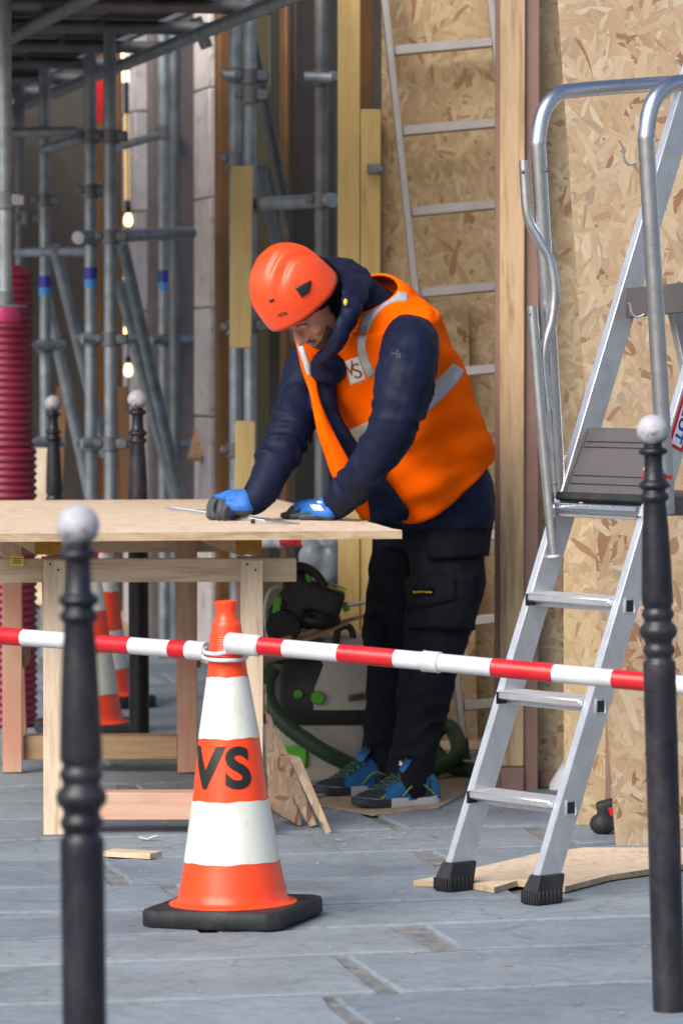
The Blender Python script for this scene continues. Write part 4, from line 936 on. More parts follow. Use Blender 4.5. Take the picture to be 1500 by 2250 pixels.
NEAR = [(895, 748, 11.42, .070), (901, 754, 11.31, .081), (895, 805, 11.22, .087), (880, 880, 11.17, .081), (857, 950, 11.17, .071), (815, 1018, 11.20, .062), (774, 1070, 11.28, .056), (744, 1106, 11.355, .046), (735, 1113, 11.37, .042)]
FAR = [(725, 770, 11.64, .070), (695, 803, 11.62, .080), (667, 870, 11.56, .075), (638, 945, 11.47, .066), (604, 1017, 11.40, .057), (574, 1078, 11.36, .049), (560, 1098, 11.35, .045)]
LEGN = [(975, 1165, 11.74, .118), (985, 1270, 11.70, .110), (964, 1370, 11.66, .101), (946, 1450, 11.63, .089), (927, 1550, 11.64, .079), (912, 1640, 11.66, .071), (901, 1700, 11.65, .068), (893, 1722, 11.62, .064)]
LEGF = [(900, 1165, 11.86, .105), (880, 1270, 11.90, .098), (866, 1370, 11.90, .092), (862, 1450, 11.92, .080), (856, 1550, 11.95, .074), (840, 1640, 11.97, .068), (832, 1688, 11.97, .064)]
# --- head frame: nodding down towards the left
fh = V((-.8, -.6, 0)); TH = R(50)
HU = (Z * math.cos(TH) + fh * math.sin(TH)).normalized(); HF = (fh * math.cos(TH) - Z * math.sin(TH)).normalized(); HL = HU.cross(HF).normalized()
HC = P(668, 644, 11.30)
def H(f, l, u): return HC + HF * f + HL * l + HU * u
HM = frame(HF, HL, HU, HC)          # local x forward, y his left, z up
HR = HM.to_3x3()
bm = NB()
def he(f, l, u, a, b, c, rot=None): ellipsoid(bm, H(f, l, u), a, b, c, HR @ rot if rot else HR, u=24, v=16)
he(-.005, 0, -.005, .098, .077, .100); he(.028, 0, -.075, .064, .060, .070); he(.045, 0, -.105, .046, .048, .042); he(.068, 0, -.134, .025, .028, .020)
he(.076, 0, -.030, .020, .046, .014)                                     # brow ridge
for s_ in (-1, 1):
    he(.060, .036 * s_, -.075, .028, .022, .022); he(.083, .030 * s_, -.047, .010, .014, .0085)   # cheek, closed eyelid
    he(-.022, .076 * s_, -.045, .015, .006, .028)                         # ear
    he(.098, .012 * s_, -.083, .011, .009, .008)                         # nostril
tube(bm, [H(.088, 0, -.030), H(.100, 0, -.050), H(.113, 0, -.072), H(.116, 0, -.080), H(.105, 0, -.088)], [.010, .0105, .012, .013, .009], 12)
he(.090, 0, -.108, .012, .022, .006); he(.088, 0, -.117, .012, .020, .006)
tube(bm, [H(-.02, 0, -.06), P(745, 665, 11.40), P(778, 640, 11.44), P(800, 715, 11.5)], [.058, .050, .046, .07], 18)
add_loft(bm, body_rings(TORSO[:-1], -.045, 20))
for ch in (NEAR, FAR, LEGN, LEGF): limb(bm, [(x, y, d, max(r - .026, .026)) for x, y, d, r in ch], seg=12, n=3)
body = mkme('person', remesh(bm, .0055, 3), [M['skin']], loc=tuple(PO), sharp=180, label='worker in orange helmet and orange vest leaning over the worktop with both gloved hands', cat='person')
def shift(me, o=PO):
    for v in me.vertices: v.co -= o
    return me
shift(body.data)
def pm(name, me, mats, sharp=180, parent=None): return mkme(name, shift(me), mats, parent or body, sharp=sharp)
def part(name, bm, mats, sharp=60, parent=None, **k): return mk(name, bm, mats, parent or body, sharp=sharp, **k)
# beard, lips, eyebrows
def head_patch(fn, nu, nv_, th=.0025):
    g = NB(); grid = [[g.verts.new(fn(u / nu, v / nv_)) for u in range(nu + 1)] for v in range(nv_ + 1)]
    for a, b in zip(grid, grid[1:]):
        for k in range(nu): g.faces.new((a[k], a[k + 1], b[k + 1], b[k]))
    return g
bv_body = BVHTree.FromPolygons([v.co + PO for v in body.data.vertices], [tuple(p.vertices) for p in body.data.polygons])
def on_head(f, l, u, off):
    o = H(.02, 0, -.07); tgt = H(f, l, u); d = (tgt - o).normalized(); h = bv_body.ray_cast(o + d * .135, -d)
    return (h[0] + d * off) if h[0] else tgt
def ring_strip(name, pts, mat, off=.002, sub=6):
    """pts: list of (f,l,u upper) and (f,l,u lower) pairs"""
    g = NB(); cols = []
    for (a, b) in pts: cols.append([g.verts.new(on_head(*[p + (q - p) * k / sub for p, q in zip(a, b)], off * (1 if 0 < k < sub else .1))) for k in range(sub + 1)])
    for a, b in zip(cols, cols[1:]):
        for k in range(sub): g.faces.new((a[k], a[k + 1], b[k + 1], b[k]))
    return part(name, g, M[mat], 180)
ang = [(-70 + 140 * i / 16) for i in range(17)]
ring_strip('beard', [((.02 + .07 * math.cos(R(a)), .062 * math.sin(R(a)), -.121 - .0 + .055 * (1 - math.cos(R(a)))), (.015 + .05 * math.cos(R(a)), .05 * math.sin(R(a)), -.160)) for a in ang], 'beard', .0014)
ring_strip('moustache', [((.1, l, -.0975 - abs(l) * .3), (.1, l, -.1045 - abs(l) * .55)) for l in [(-.03 + .06 * i / 12) for i in range(13)]], 'beard', .002, 3)
ring_strip('lower_lip', [((.1, l, -.113), (.1, l, -.120 + abs(l) * .2)) for l in [(-.018 + .036 * i / 8) for i in range(9)]], 'lip', .001, 3)
for s_ in (-1, 1):
    ring_strip('eyebrow', [((.09, l * s_, -.0285 - abs(l - .03) * .15), (.09, l * s_, -.0355 - abs(l - .03) * .25)) for l in [(.012 + .036 * i / 8) for i in range(9)]], 'beard', .002, 2)
    ring_strip('eyelashes', [((.09, l * s_, -.0525 + abs(l - .03) * .25), (.09, l * s_, -.0550 + abs(l - .03) * .25)) for l in [(.018 + .026 * i / 8) for i in range(9)]], 'beard', .0012, 2)
# black hood liner under the helmet
g = NB(); ellipsoid(g, H(-.012, 0, -.010), .108, .088, .112, HR, u=40, v=28); ellipsoid(g, H(-.035, 0, -.07), .075, .086, .085, HR, u=40, v=28)
me = remesh(g, .005, 2); g = NB(); g.from_mesh(me); bpy.data.meshes.remove(me); HI = HM.inverted()
kill = []
for f in g.faces:
    c = HI @ f.calc_center_median()
    if c.x > .010 and c.z < -.026 - max(0, .05 - c.x) * .45: kill.append(f)
bmesh.ops.delete(g, geom=kill, context='FACES')
cp = part('cap', g, M['cap'], 180); cp.modifiers.new('thick', 'SOLIDIFY').thickness = .004
# helmet
g = NB(); NU, NV = 64, 26; grid = []
def hshell(ps, t, off=0.0):
    """ps around, t from 0 rim to 1 crown"""
    c, s_ = math.cos(ps), math.sin(ps); el = t * math.pi / 2
    fl = .147 if c > 0 else .102; wl = .116
    rr = math.cos(el) ** .82; zz = .164 * math.sin(el) ** .95
    x = fl * c * rr; y = wl * s_ * rr
    rim = -.012 * max(0, 1 - t * 3) * (1 - .6 * max(c, 0)) + (.010 * max(c, 0) * max(0, 1 - t * 3))
    k = 1.0
    lat = abs(y) / .118
    def sm(a, b, v): v = max(0, min(1, (v - a) / (b - a))); return v * v * (3 - 2 * v)
    back = sm(.35, -.15, c) if t < .92 else sm(.35, -.15, c)
    ridge = .006 * sm(.50, .44, lat) * sm(.12, .4, t) - .006 * sm(.40, .36, abs(lat - .70)) * 0
    groove = -.010 * math.exp(-((lat - .60) / .06) ** 2) * sm(.2, .38, t) * sm(.75, .2, c * rr) - .009 * math.exp(-((lat - .34) / .045) ** 2) * sm(.3, .5, t) * sm(.55, .1, c * rr)
    o = off + ridge + groove
    nx, ny, nz = c * math.cos(el), s_ * math.cos(el), math.sin(el)
    return V((x + nx * o, y + ny * o, zz + rim + nz * o))
for j in range(NV + 1):
    t = j / NV * .985; grid.append([g.verts.new(hshell(2 * math.pi * i / NU, t)) for i in range(NU)])
loft_faces(g, grid, False); tp = g.faces.new(grid[-1])
bmesh.ops.transform(g, matrix=HM, verts=g.verts)
hbv = BVHTree.FromBMesh(g)
hel = part('helmet', g, M['helmet'], 180); sm_ = hel.modifiers.new('thick', 'SOLIDIFY'); sm_.thickness = .005; sm_.offset = -1
CAM = V((0, 0, CAM_H))
def hit(bv, px, py, off):
    d = (P(px, py, 10) - CAM).normalized(); h = bv.ray_cast(CAM, d)
    if h[0] is None: return None
    n = h[1] if h[1].dot(d) < 0 else -h[1]
    return h[0] + n * off
def patch(bv, quad, nu, nv_, off, thick=0.0):
    """small panel lying on a surface: corners given in photo pixels"""
    g = NB(); (x0, y0), (x1, y1), (x2, y2), (x3, y3) = quad; grid = []
    for j in range(nv_ + 1):
        r = []
        for i in range(nu + 1):
            u, v = i / nu, j / nv_
            x = (x0 * (1 - u) + x1 * u) * (1 - v) + (x3 * (1 - u) + x2 * u) * v; y = (y0 * (1 - u) + y1 * u) * (1 - v) + (y3 * (1 - u) + y2 * u) * v
            p = hit(bv, x, y, off); r.append(g.verts.new(p) if p else None)
        grid.append(r)
    for a, b in zip(grid, grid[1:]):
        for k in range(nu):
            q = (a[k], a[k + 1], b[k + 1], b[k])
            if all(q): g.faces.new(q)
    bmesh.ops.delete(g, geom=[v for v in g.verts if not v.link_faces], context='VERTS')
    return g
def add_patch(name, bv, quad, nu, nv_, off, mat, parent, thick=.002):
    o = part(name, patch(bv, quad, nu, nv_, off), M[mat], 60, parent)
    m = o.modifiers.new('thick', 'SOLIDIFY'); m.thickness = thick; m.offset = 0
    return o
def add_text(name, bv, body_, c, h, wdt, deg, off, mat, parent, bold=.0):
    t = text_bm(body_, 1.0, bold); mx = max(v.co.x for v in t.verts); ca, sa = math.cos(R(deg)), math.sin(R(deg)); bad = []
    for v in t.verts:
        x, y = v.co.x / mx * wdt / 2, -v.co.y * h
        p = hit(bv, c[0] + x * ca - y * sa, c[1] + x * sa + y * ca, off)
        if p: v.co = p
        else: bad.append(v)
    bmesh.ops.delete(t, geom=bad, context='VERTS')
    return part(name, t, M[mat], 180, parent, recalc=False)
add_patch('clip', hbv, [(648, 632), (682, 616), (678, 641), (661, 652)], 6, 5, .003, 'black', hel, .006)
add_patch('clip', hbv, [(668, 536), (677, 534), (695, 552), (690, 557)], 5, 5, .003, 'black', hel, .005)
add_patch('front_slot', hbv, [(591, 659), (601, 655), (602, 660), (593, 665)], 3, 3, .002, 'black', hel, .002)
add_text('logo', hbv, 'PETZL', (622, 690), 7, 22, -18, .0015, 'letter', hel, .03)
# yellow ear tag on the strap
g = NB(); ellipsoid(g, P(759, 664, 11.19), .006, .005, .010); part('strap_toggle', g, M['yellow'], 180)
# --- jacket: torso, sleeves, hood as one surface
g = NB(); add_loft(g, body_rings(dense(TORSO, 4), 0, 32)); limb(g, NEAR); limb(g, FAR)
ho_o = [(694, 812, 11.32), (730, 796, 11.26), (760, 758, 11.22), (786, 698, 11.22), (809, 652, 11.27), (820, 617, 11.35), (799, 583, 11.45), (755, 562, 11.52), (716, 566, 11.56), (690, 590, 11.60)]
ho_i = [(684, 786, 11.30), (708, 768, 11.25), (733, 730, 11.21), (746, 690, 11.20), (750, 648, 11.23), (744, 616, 11.29), (730, 596, 11.37), (716, 586, 11.44), (704, 590, 11.50), (690, 610, 11.55)]
so_, si_ = smooth_path(ho_o, 5), smooth_path(ho_i, 5); hr_ = []; hc_ = []
for k, (o_, i_) in enumerate(zip(so_, si_)):
    a, b = P(*i_), P(*o_); d_ = V((0, 1, 0)); bul = .016 + .004 * math.sin(k * .9); m1 = a.lerp(b, .33) - d_ * bul * .8; m2 = a.lerp(b, .68) - d_ * bul
    bk_ = .11 if 8 < k < 34 else .06
    hr_.append([a, m1, m2, b, b.lerp(a, .1) + d_ * bk_ * .5, b.lerp(a, .3) + d_ * bk_, a.lerp(b, .15) + d_ * .035, a + d_ * .012]); hc_.append(a.lerp(b, .5))
add_loft(g, hr_)
ellipsoid(g, P(714, 800, 11.44), .045, .058, .022)
ellipsoid(g, P(782, 648, 11.44), .052, .07, .065); ellipsoid(g, P(722, 806, 11.42), .055, .06, .055)
fr_ = []
for (y, xl, xr, d) in smooth_path([(765, 696, 752, 11.48), (800, 688, 742, 11.46), (860, 688, 732, 11.45), (930, 708, 752, 11.46), (1000, 738, 800, 11.49), (1060, 775, 848, 11.53), (1120, 805, 890, 11.58), (1148, 812, 895, 11.62)], 4):
    c = P((xl + xr) / 2, y, d); hw = (xr - xl) / 2 * d / FPX / .69
    fr_.append([c + LB * hw * math.cos(q) + FB * .03 * math.sin(q) for q in [2 * math.pi * k / 20 for k in range(20)]])
add_loft(g, fr_)
me = remesh(g, .0062, 6)
def fold(me, amp, k, stretch=(1, 1, 1), seed=0.0):
    nrm = [v.normal.copy() for v in me.vertices]; off = V((seed, seed * 2, 0))
    for v, n in zip(me.vertices, nrm):
        q = V((v.co.x * stretch[0], v.co.y * stretch[1], v.co.z * stretch[2])) * k + off
        a = noise.noise(q + V((noise.noise(q * .7), noise.noise(q * .7 + V((5, 5, 5))), 0)) * .8); b = noise.noise(q * 2.6 + V((3, 1, 7)))
        v.co += n * amp * (a * 1.1 + .45 * b)
# creases across the sleeves near the elbows and cuffs
def arm_creases(me, chain, a0, a1, amp, waves):
    sm = smooth_path(chain, 6); cs = [P(x, y, d) for x, y, d, r in sm]; rs = [r for *_, r in sm]
    nrm = [v.normal.copy() for v in me.vertices]; L_ = [0]
    for a, b in zip(cs, cs[1:]): L_.append(L_[-1] + (b - a).length)
    for v, n in zip(me.vertices, nrm):
        bi = min(range(len(cs)), key=lambda i: (cs[i] - v.co).length_squared)
        if (cs[bi] - v.co).length > rs[bi] * 1.35: continue
        s_ = L_[bi] / L_[-1]
        if bi + 1 < len(cs): ax_ = (cs[bi + 1] - cs[bi]).normalized(); s_ += (v.co - cs[bi]).dot(ax_) / L_[-1]
        w = math.exp(-((s_ - (a0 + a1) / 2) / ((a1 - a0) / 2)) ** 4)
        ph = 4.5 * noise.noise(v.co * 7)
        v.co += n * amp * w * (1 - 2 * abs(math.sin(waves * s_ * math.pi + ph)) ** .7) * max(0, .25 + 1.3 * noise.noise(v.co * 13 + V((2, 9, 4))))
arm_creases(me, NEAR, .30, 1.02, .0105, 11); arm_creases(me, FAR, .28, 1.02, .0095, 11)
fold(me, .0068, 9, (1, 1, 1.25), 4.0)
nrm = [v.normal.copy() for v in me.vertices]
for v, nn_ in zip(me.vertices, nrm):
    k = min((v.co - h_).length for h_ in hc_[::2])
    if k < .07: v.co += nn_ * (.007 * (abs(noise.noise(V((v.co.x * 22 + v.co.z * 9, v.co.y * 9, v.co.z * 9 - v.co.x * 12)))) * 2 - .5)) * min(1, (.07 - k) / .03)
jk = pm('jacket', me, [M['navy']])
jbv = BVHTree.FromPolygons([v.co + PO for v in jk.data.vertices], [tuple(p.vertices) for p in jk.data.polygons])
add_text('sleeve_mark', jbv, 'Hi', (869, 778), 20, 22, 8, .0012, 'iron', jk, .01)
# --- hi-vis vest, open at the front
VS_ = [(924, 1095, 11.755, .210, .156), (908, 1010, 11.72, .214, .160), (874, 902, 11.65, .213, .158), (836, 802, 11.57, .212, .152), (806, 722, 11.50, .212, .145), (799, 686, 11.48, .192, .127), (794, 664, 11.465, .140, .108), (789, 650, 11.455, .100, .088)]
ds = dense(VS_, 7); n = 72
rr_ = body_rings(ds, .019, n, V((.69, -.72, .12)))
g = NB(); grid = []; nr = len(rr_)
for j, r in enumerate(rr_):
    tt = j / (nr - 1); row = []
    for i in range(n):
        row.append(r[i])
    grid.append(row)
# angle index: 0 = front, n/4 = his left, n/2 = back, 3n/4 = his right
G2 = []; NC = 66
def ringat(r, f):
    k = math.floor(f); return r[k % n].lerp(r[(k + 1) % n], f - k)
for j, r in enumerate(grid):
    tt = j / (nr - 1); row = []
    th0 = -9.5 * max(0, min(1, (tt - .05) / .38)) ** .8
    for i in range(NC + 1):
        fi = th0 + (n * .80 - th0) * i / NC; p = ringat(r, fi); u = max(fi, 0) / n
        # near front hem reaches a point, back hem sits higher
        low = (1 - tt) ** 2.5; st = lambda v: max(0, min(1, v)) ** 2 * (3 - 2 * max(0, min(1, v)))
        p += V((0, 0, low * (.115 * st((u - .055) / .24) + .07 * st((.06 - u) / .06) - .018)))
        w = .008 * noise.noise(V((p.x * 5, p.y * 5, p.z * 9))) + .004 * noise.noise(V((p.x * 12 + p.z * 6, p.y * 12, p.z * 14))) + .004 * math.sin(u * 60 + 3 * noise.noise(p * 4)) * low
        A1 = p.dot(V((.5, 0, .86))); B1 = p.dot(V((.86, .3, -.5))); A2 = p.dot(V((-.45, .2, .9))); B2 = p.dot(V((.9, 0, .45)))
        w += .032 * (abs(noise.noise(V((A1 * 11, B1 * 2.6, 1.7)))) - .2) * min(1, (1 - tt) * 2) + .022 * (abs(noise.noise(V((A2 * 14, B2 * 3, 8.1)))) - .2)
        d_ = (p - sum(r, V()) / n); p += d_.normalized() * w
        row.append(p)
    G2.append(row)
vg = [[g.verts.new(p) for p in row] for row in G2]
for a, b in zip(vg, vg[1:]):
    for k in range(len(a) - 1): g.faces.new((a[k], a[k + 1], b[k + 1], b[k]))
bmesh.ops.recalc_face_normals(g, faces=g.faces)
vbv = BVHTree.FromBMesh(g)
vest = part('vest', g, M['vest'], 180)
for ln in ([row[0] for row in G2], G2[0]):
    g = NB(); tube(g, ln, .0032, 6); part('edge_binding', g, M['vest_in'], 180, vest); vm = vest.modifiers.new('thick', 'SOLIDIFY'); vm.thickness = .004; vm.offset = 0
def strip_path(name, path, wpx, off, mat, parent, nw=4, bv=None):
    sm = smooth_path(path, 6); g = NB(); rows = []
    for i, p in enumerate(sm):
        a = sm[max(i - 1, 0)]; b = sm[min(i + 1, len(sm) - 1)]; dx, dy = b[0] - a[0], b[1] - a[1]; l = math.hypot(dx, dy); nx, ny = -dy / l, dx / l
        w = p[2] if len(p) > 2 else wpx
        rows.append([hit(bv or vbv, p[0] + nx * w * (k / nw - .5), p[1] + ny * w * (k / nw - .5), off) for k in range(nw + 1)])
    vs = [[g.verts.new(q) if q else None for q in r] for r in rows]
    for a, b in zip(vs, vs[1:]):
        for k in range(nw):
            q = (a[k], a[k + 1], b[k + 1], b[k])
            if all(q) and max((q[0].co - q[2].co).length, (q[1].co - q[3].co).length) < .08: g.faces.new(q)
    bmesh.ops.delete(g, geom=[v for v in g.verts if not v.link_faces], context='VERTS')
    seen = set(); best = []
    for f0 in g.faces:
        if f0 in seen: continue
        st = [f0]; isl = []; seen.add(f0)
        while st:
            f = st.pop(); isl.append(f)
            for e in f.edges:
                for f2 in e.link_faces:
                    if f2 not in seen: seen.add(f2); st.append(f2)
        if len(isl) > len(best): best = isl
    keep = set(best); bmesh.ops.delete(g, geom=[f for f in g.faces if f not in keep], context='FACES')
    o = part(name, g, M[mat], 180, parent); m = o.modifiers.new('thick', 'SOLIDIFY'); m.thickness = .0015; m.offset = 0
    return o
strip_path('reflective_band', [(905, 905, 44), (935, 878, 44), (965, 852, 40), (990, 826, 36), (1004, 806, 30)], 42, .004, 'reflect', vest, 8)
strip_path('reflective_band', [(762, 962, 34), (785, 955, 36), (812, 945, 38), (840, 930, 40)], 36, .004, 'reflect', vest, 8)
strip_path('reflective_band', [(893, 655, 18), (868, 654, 22), (843, 663, 24), (822, 682, 24), (806, 708, 22), (797, 738, 20), (795, 765, 20), (803, 795, 20), (818, 825, 20)], 20, .004, 'reflect', vest, 6)
# far front panel hanging open
def open_panel(rows, dpt):
    g = NB(); rws = []
    for (y, xl, xr, d) in smooth_path(rows, 4):
        rws.append([g.verts.new(P(xl + (xr - xl) * k / 6, y, d - .012 * math.sin(math.pi * k / 6) + .006 * noise.noise(V((k * .5, y * .02, 3))))) for k in range(7)])
    for a, b in zip(rws, rws[1:]):
        for k in range(6): g.faces.new((a[k], a[k + 1], b[k + 1], b[k]))
    bmesh.ops.recalc_face_normals(g, faces=g.faces); bv = BVHTree.FromBMesh(g)
    o = part('front_panel', g, M['vest'], 180, vest); m = o.modifiers.new('thick', 'SOLIDIFY'); m.thickness = .004; m.offset = 0
    return bv
pbv = open_panel([(728, 646, 664, 11.515), (745, 648, 676, 11.50), (775, 655, 698, 11.475), (815, 664, 697, 11.44), (860, 680, 698, 11.40), (900, 688, 710, 11.39), (950, 698, 733, 11.39), (1000, 714, 760, 11.40), (1050, 732, 788, 11.41), (1095, 764, 806, 11.43), (1143, 797, 812, 11.45)], 0)
strip_path('reflective_band', [(657, 742, 11), (664, 770, 13), (674, 800, 13), (682, 825, 11)], 13, .004, 'reflect', vest, 4, pbv)
bq = [(757, 793), (790, 781), (804, 833), (771, 845)]
bd = add_patch('badge', vbv, bq, 8, 8, .004, 'paper', vest, .0012)
add_text('badge_letter', vbv, 'V', (771, 808), 33, 22, -17, .0062, 'logo_brown', bd); add_text('badge_letter', vbv, 'S', (786, 813), 33, 17, -17, .0062, 'logo_brown', bd)
# --- trousers
g = NB(); add_loft(g, body_rings(dense([(945, 1112, 11.79, .190, .140), (948, 1160, 11.80, .190, .142), (945, 1210, 11.80, .165, .13)], 4), 0, 28, V((.69, -.72, .05)))); limb(g, LEGN); limb(g, LEGF)
ellipsoid(g, P(824, 1395, 11.84), .040, .05, .075)                      # knee pad of his right leg
me = remesh(g, .0068, 3); arm_creases(me, LEGN, .60, 1.0, .010, 8); arm_creases(me, LEGF, .58, 1.0, .010, 8); fold(me, .008, 9, (1, 1, 1.3), 9.0)
tr = pm('trousers', me, [M['trouser']])
tbv = BVHTree.FromPolygons([v.co + PO for v in tr.data.vertices], [tuple(p.vertices) for p in tr.data.polygons])
add_patch('thigh_pocket', tbv, [(908, 1268), (1040, 1262), (1030, 1382), (903, 1385)], 10, 10, .012, 'trouser', tr, .016)
add_patch('pocket_flap', tbv, [(905, 1272), (1000, 1268), (998, 1322), (906, 1345)], 8, 6, .022, 'trouser', tr, .006)
add_patch('holster_pocket', tbv, [(940, 1150), (1072, 1150), (1062, 1222), (945, 1232)], 10, 8, .010, 'trouser', tr, .012)
lb_ = add_patch('patch_label', tbv, [(921, 1295), (957, 1293), (957, 1312), (922, 1315)], 4, 3, .027, 'cap', tr, .002)
add_text('patch_print', tbv, 'Snickers', (938, 1304), 8, 30, -3, .0290, 'yellow', lb_)
# --- shoes
SDIR = V((-.82, -.57, 0)).normalized(); SLAT = V((-SDIR.y, SDIR.x, 0)).normalized()
def shoe(toe):
    heel = toe - SDIR * .292
    def S(x, y, z): return heel + SDIR * x + SLAT * y + Z * z
    prof = [(-.004, .024, .062), (.02, .036, .098), (.06, .039, .112), (.10, .040, .108), (.14, .044, .088), (.18, .048, .068), (.22, .048, .056), (.255, .042, .048), (.28, .028, .038), (.291, .012, .026)]
    g = NB(); rings = []
    for x, w, h in smooth_path(prof, 4):
        r = []
        for k in range(20):
            q = 2 * math.pi * k / 20; c, s_ = math.cos(q), math.sin(q)
            z = .020 + (h - .020) * (max(s_, 0) ** .8) if s_ > 0 else .020 + .008 * s_
            ww = w * (abs(c) ** .7) * math.copysign(1, c) * (1 - .25 * max(s_, 0) ** 2)
            r.append(g.verts.new(S(x, ww, z)))
        rings.append(r)
    loft_faces(g, rings)
    HMt = frame(SDIR, SLAT, Z, heel).inverted()
    for f in g.faces:
        c = HMt @ f.calc_center_median()
        if c.x > .225 - c.z * .4: f.material_index = 1
        elif c.x < .10 and c.z < .075 - abs(c.x - .03) * .3 and c.x > -.002 + .0: f.material_index = 1 if c.x > .035 else 0
    sh = part('shoe', g, [M['shoe'], M['shoe_dark']], 50)
    def sl_ring(zz, k=1.0):
        out = []
        L_ = [(0, .0), (.004, .024), (.03, .035), (.07, .037), (.11, .037), (.16, .044), (.21, .048), (.255, .042), (.28, .028), (.292, .0)]
        L_ = smooth_path(L_, 3)
        for x, w in L_: out.append((x, w * k + .003, zz(x)))
        for x, w in reversed(L_[1:-1]): out.append((x, -w * k - .003, zz(x)))
        return out
    g = NB(); topz = lambda x: .030 - .006 * math.sin(min(1, x / .15) * math.pi) + max(0, x - .24) * .15
    rings = [[g.verts.new(S(*p)) for p in sl_ring(lambda x: .002 + max(0, x - .23) * .22, .95)], [g.verts.new(S(*p)) for p in sl_ring(lambda x: .010 + max(0, x - .23) * .2, 1.02)], [g.verts.new(S(*p)) for p in sl_ring(topz, 1.0)]]
    loft_faces(g, rings)
    for f in g.faces:
        if (HMt @ f.calc_center_median()).x > .20: f.material_index = 1
    part('sole', g, [M['sole'], M['shoe_dark']], 50, sh)
    g = NB()
    for i in range(6):
        x = .125 + i * .019; h = .103 - i * .0095
        tube(g, [S(x, -.026, h - .014), S(x + .004, -.012, h), S(x - .004, .012, h + .001), S(x, .028, h - .014)], .0032, 6)
        tube(g, [S(x, .026, h - .014), S(x + .012, 0, h + .001), S(x + .014, -.026, h - .020)], .0028, 6)
    part('laces', g, M['lace'], 60, sh)
    g = NB(); tube(g, smooth_path([tuple(S(.13, -.0, .098)), tuple(S(.12, .02, .125)), tuple(S(.115, .012, .14)), tuple(S(.13, .0, .10)), tuple(S(.14, .03, .07))], 5), .0022, 6); part('lace_loop', g, M['lace'], 60, sh)
    g = NB(); box(g, S(.118, .004, .118), (.012, .045, .050), frame(SDIR, SLAT, Z).to_3x3() @ Matrix.Rotation(R(-42), 3, 'Y'), .006); part('tongue', g, M['shoe'], 60, sh)
    g = NB(); tube(g, smooth_path([tuple(S(.03, .0385, .032)), tuple(S(.07, .0405, .060)), tuple(S(.11, .043, .064)), tuple(S(.15, .0475, .035))], 5), .0022, 6); part('side_piping', g, M['lime'], 60, sh)
    bv = BVHTree.FromPolygons([v.co + PO for v in sh.data.vertices], [tuple(p.vertices) for p in sh.data.polygons])
    return sh, bv, S
sh1, sbv, S1 = shoe(G(777, 1779)); sh2, _, _ = shoe(G(690, 1752))
cat = [(-.9, -.1), (-.55, .25), (-.1, .2), (.35, .45), (.75, .75), (1, .95), (.85, .55), (1, .3), (.6, .2), (.45, -.15), (.75, -.55), (.45, -.5), (.1, -.2), (-.3, -.35), (-.75, -.75), (-.6, -.35)]
def cat_mark(o, xa, ya, s_, mat, parent):
    g = NB(); vs = [g.verts.new(o + xa * (x * s_) + ya * (y * s_)) for x, y in cat]; f = g.faces.new(vs); bmesh.ops.triangulate(g, faces=[f]); part('shoe_mark', g, M[mat], 180, parent, recalc=False)
cat_mark(S1(.1275, .004, .125), -SLAT, V((SDIR.x * -.6, SDIR.y * -.6, .8)), .012, 'paper', sh1)
cat_mark(S1(.225, .0512, .036), -SDIR, Z, .008, 'lime', sh1)
# --- gloves
def glove(wrist, palm, fingers, thumb, pal_r):
    """wrist/palm chains (px,py,d,r); fingers: list of chains whose last part is dipped black"""
    g = NB(); limb(g, wrist, seg=14, n=4)
    for c in palm: sm = smooth_path(c, 4); tube(g, [P(x, y, d) for x, y, d, r in sm], [r for *_, r in sm], 12); [ellipsoid(g, P(x, y, d), r, r, r, u=12, v=8) for x, y, d, r in (sm[0], sm[-1])]
    tips = []
    for c in fingers + [thumb]:
        sm = smooth_path(c, 5); pts = [P(x, y, d) for x, y, d, r in sm]
        pts = [V((p.x, p.y, max(p.z, ZT + r * .92))) for p, (*_, r) in zip(pts, sm)]
        tube(g, pts, [r * .9 for *_, r in sm], 12)
        for p, (*_, r) in ((pts[0], sm[0]), (pts[-1], sm[-1])): ellipsoid(g, p, r * .9, r * .9, r * .9, u=12, v=8)
        tips += pts[int(len(pts) * .42):]
    me = remesh(g, .0030, 1); fold(me, .0009, 60, (1, 1, 1), 2.0)
    o = pm('glove', me, [M['glove'], M['glove_palm']])
    lowz = min(v.co.z for v in me.vertices)
    for p in me.polygons:
        c = p.center + PO
        if min((c - q).length for q in tips) < .0155 or (p.normal.z < -.35 and c.z < ZT + .03): p.material_index = 1
    return o
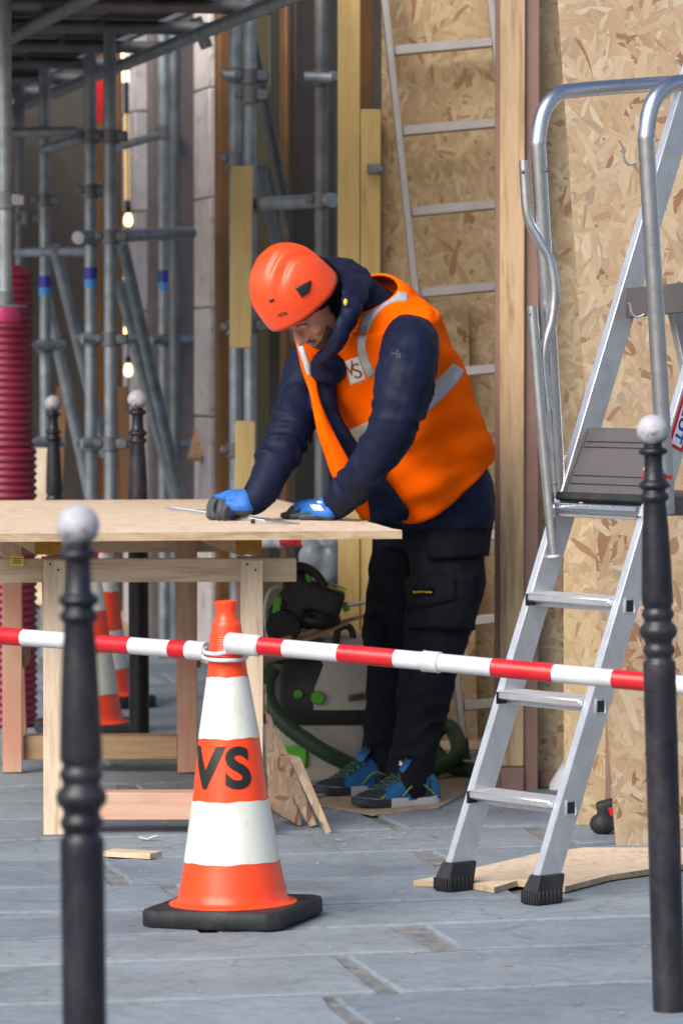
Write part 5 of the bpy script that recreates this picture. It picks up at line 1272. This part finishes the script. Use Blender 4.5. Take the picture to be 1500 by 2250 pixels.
gl = glove([(748, 1100, 11.36, .040), (733, 1112, 11.37, .037), (716, 1117, 11.375, .034)],
      [[(722, 1117, 11.43, .025), (690, 1112, 11.46, .021), (662, 1110, 11.47, .015)], [(720, 1120, 11.40, .026), (692, 1116, 11.42, .022), (664, 1116, 11.44, .0155)], [(720, 1124, 11.37, .026), (697, 1122, 11.38, .021), (676, 1123, 11.40, .0155)], [(722, 1128, 11.34, .023), (705, 1128, 11.345, .019), (692, 1132, 11.36, .014)]],
      [[(662, 1110, 11.47, .0135), (645, 1118, 11.48, .0125), (632, 1133, 11.48, .0115), (622, 1142, 11.48, .0105)], [(664, 1116, 11.44, .0135), (648, 1124, 11.45, .0125), (636, 1138, 11.45, .0115), (629, 1146, 11.45, .0105)], [(676, 1123, 11.40, .0135), (662, 1130, 11.41, .0125), (648, 1142, 11.41, .0115), (641, 1147, 11.41, .0105)], [(692, 1132, 11.36, .0130), (680, 1138, 11.36, .0120), (669, 1146, 11.36, .0110), (662, 1150, 11.36, .010)]],
      [(712, 1122, 11.44, .018), (694, 1130, 11.50, .015), (676, 1136, 11.52, .0125)], .02)
gbv = BVHTree.FromPolygons([v.co + PO for v in gl.data.vertices], [tuple(p.vertices) for p in gl.data.polygons])
add_patch('glove_print', gbv, [(679, 1108), (704, 1110), (712, 1122), (690, 1122)], 5, 4, .0012, 'paper', gl, .0006)
add_patch('glove_print', gbv, [(696, 1101), (706, 1102), (708, 1106), (698, 1106)], 4, 3, .0012, 'paper', gl, .0006)
glove([(560, 1097, 11.35, .034), (546, 1100, 11.345, .036), (535, 1103, 11.34, .037)],
      [[(540, 1100, 11.37, .030), (515, 1092, 11.385, .024), (492, 1092, 11.40, .016)], [(540, 1104, 11.34, .032), (518, 1098, 11.345, .026), (500, 1096, 11.35, .016)], [(538, 1112, 11.33, .030), (520, 1112, 11.325, .024), (506, 1108, 11.325, .015)]],
      [[(486, 1092, 11.43, .0135), (470, 1098, 11.43, .013), (462, 1115, 11.42, .0125), (461, 1138, 11.41, .0115)], [(492, 1092, 11.40, .0145), (474, 1100, 11.39, .0135), (467, 1118, 11.38, .013), (471, 1143, 11.37, .0115)], [(500, 1096, 11.35, .0145), (488, 1104, 11.335, .0135), (483, 1122, 11.325, .0125), (481, 1140, 11.33, .0115)], [(506, 1108, 11.325, .0135), (496, 1116, 11.315, .0125), (492, 1130, 11.315, .0115), (494, 1141, 11.32, .0105)]],
      [(530, 1120, 11.36, .020), (508, 1132, 11.38, .017), (488, 1138, 11.40, .0135)], .02)
g = NB(); tube(g, [P(462, 1148, 11.36), P(484, 1118, 11.38), P(494, 1100, 11.385)], .0042, 10)
mk('marking_pencil', g, M['black'], loc=tuple(P(462, 1148, 11.36)), label='dark marking pencil gripped in the gloved fist over the ruler', cat='pencil')
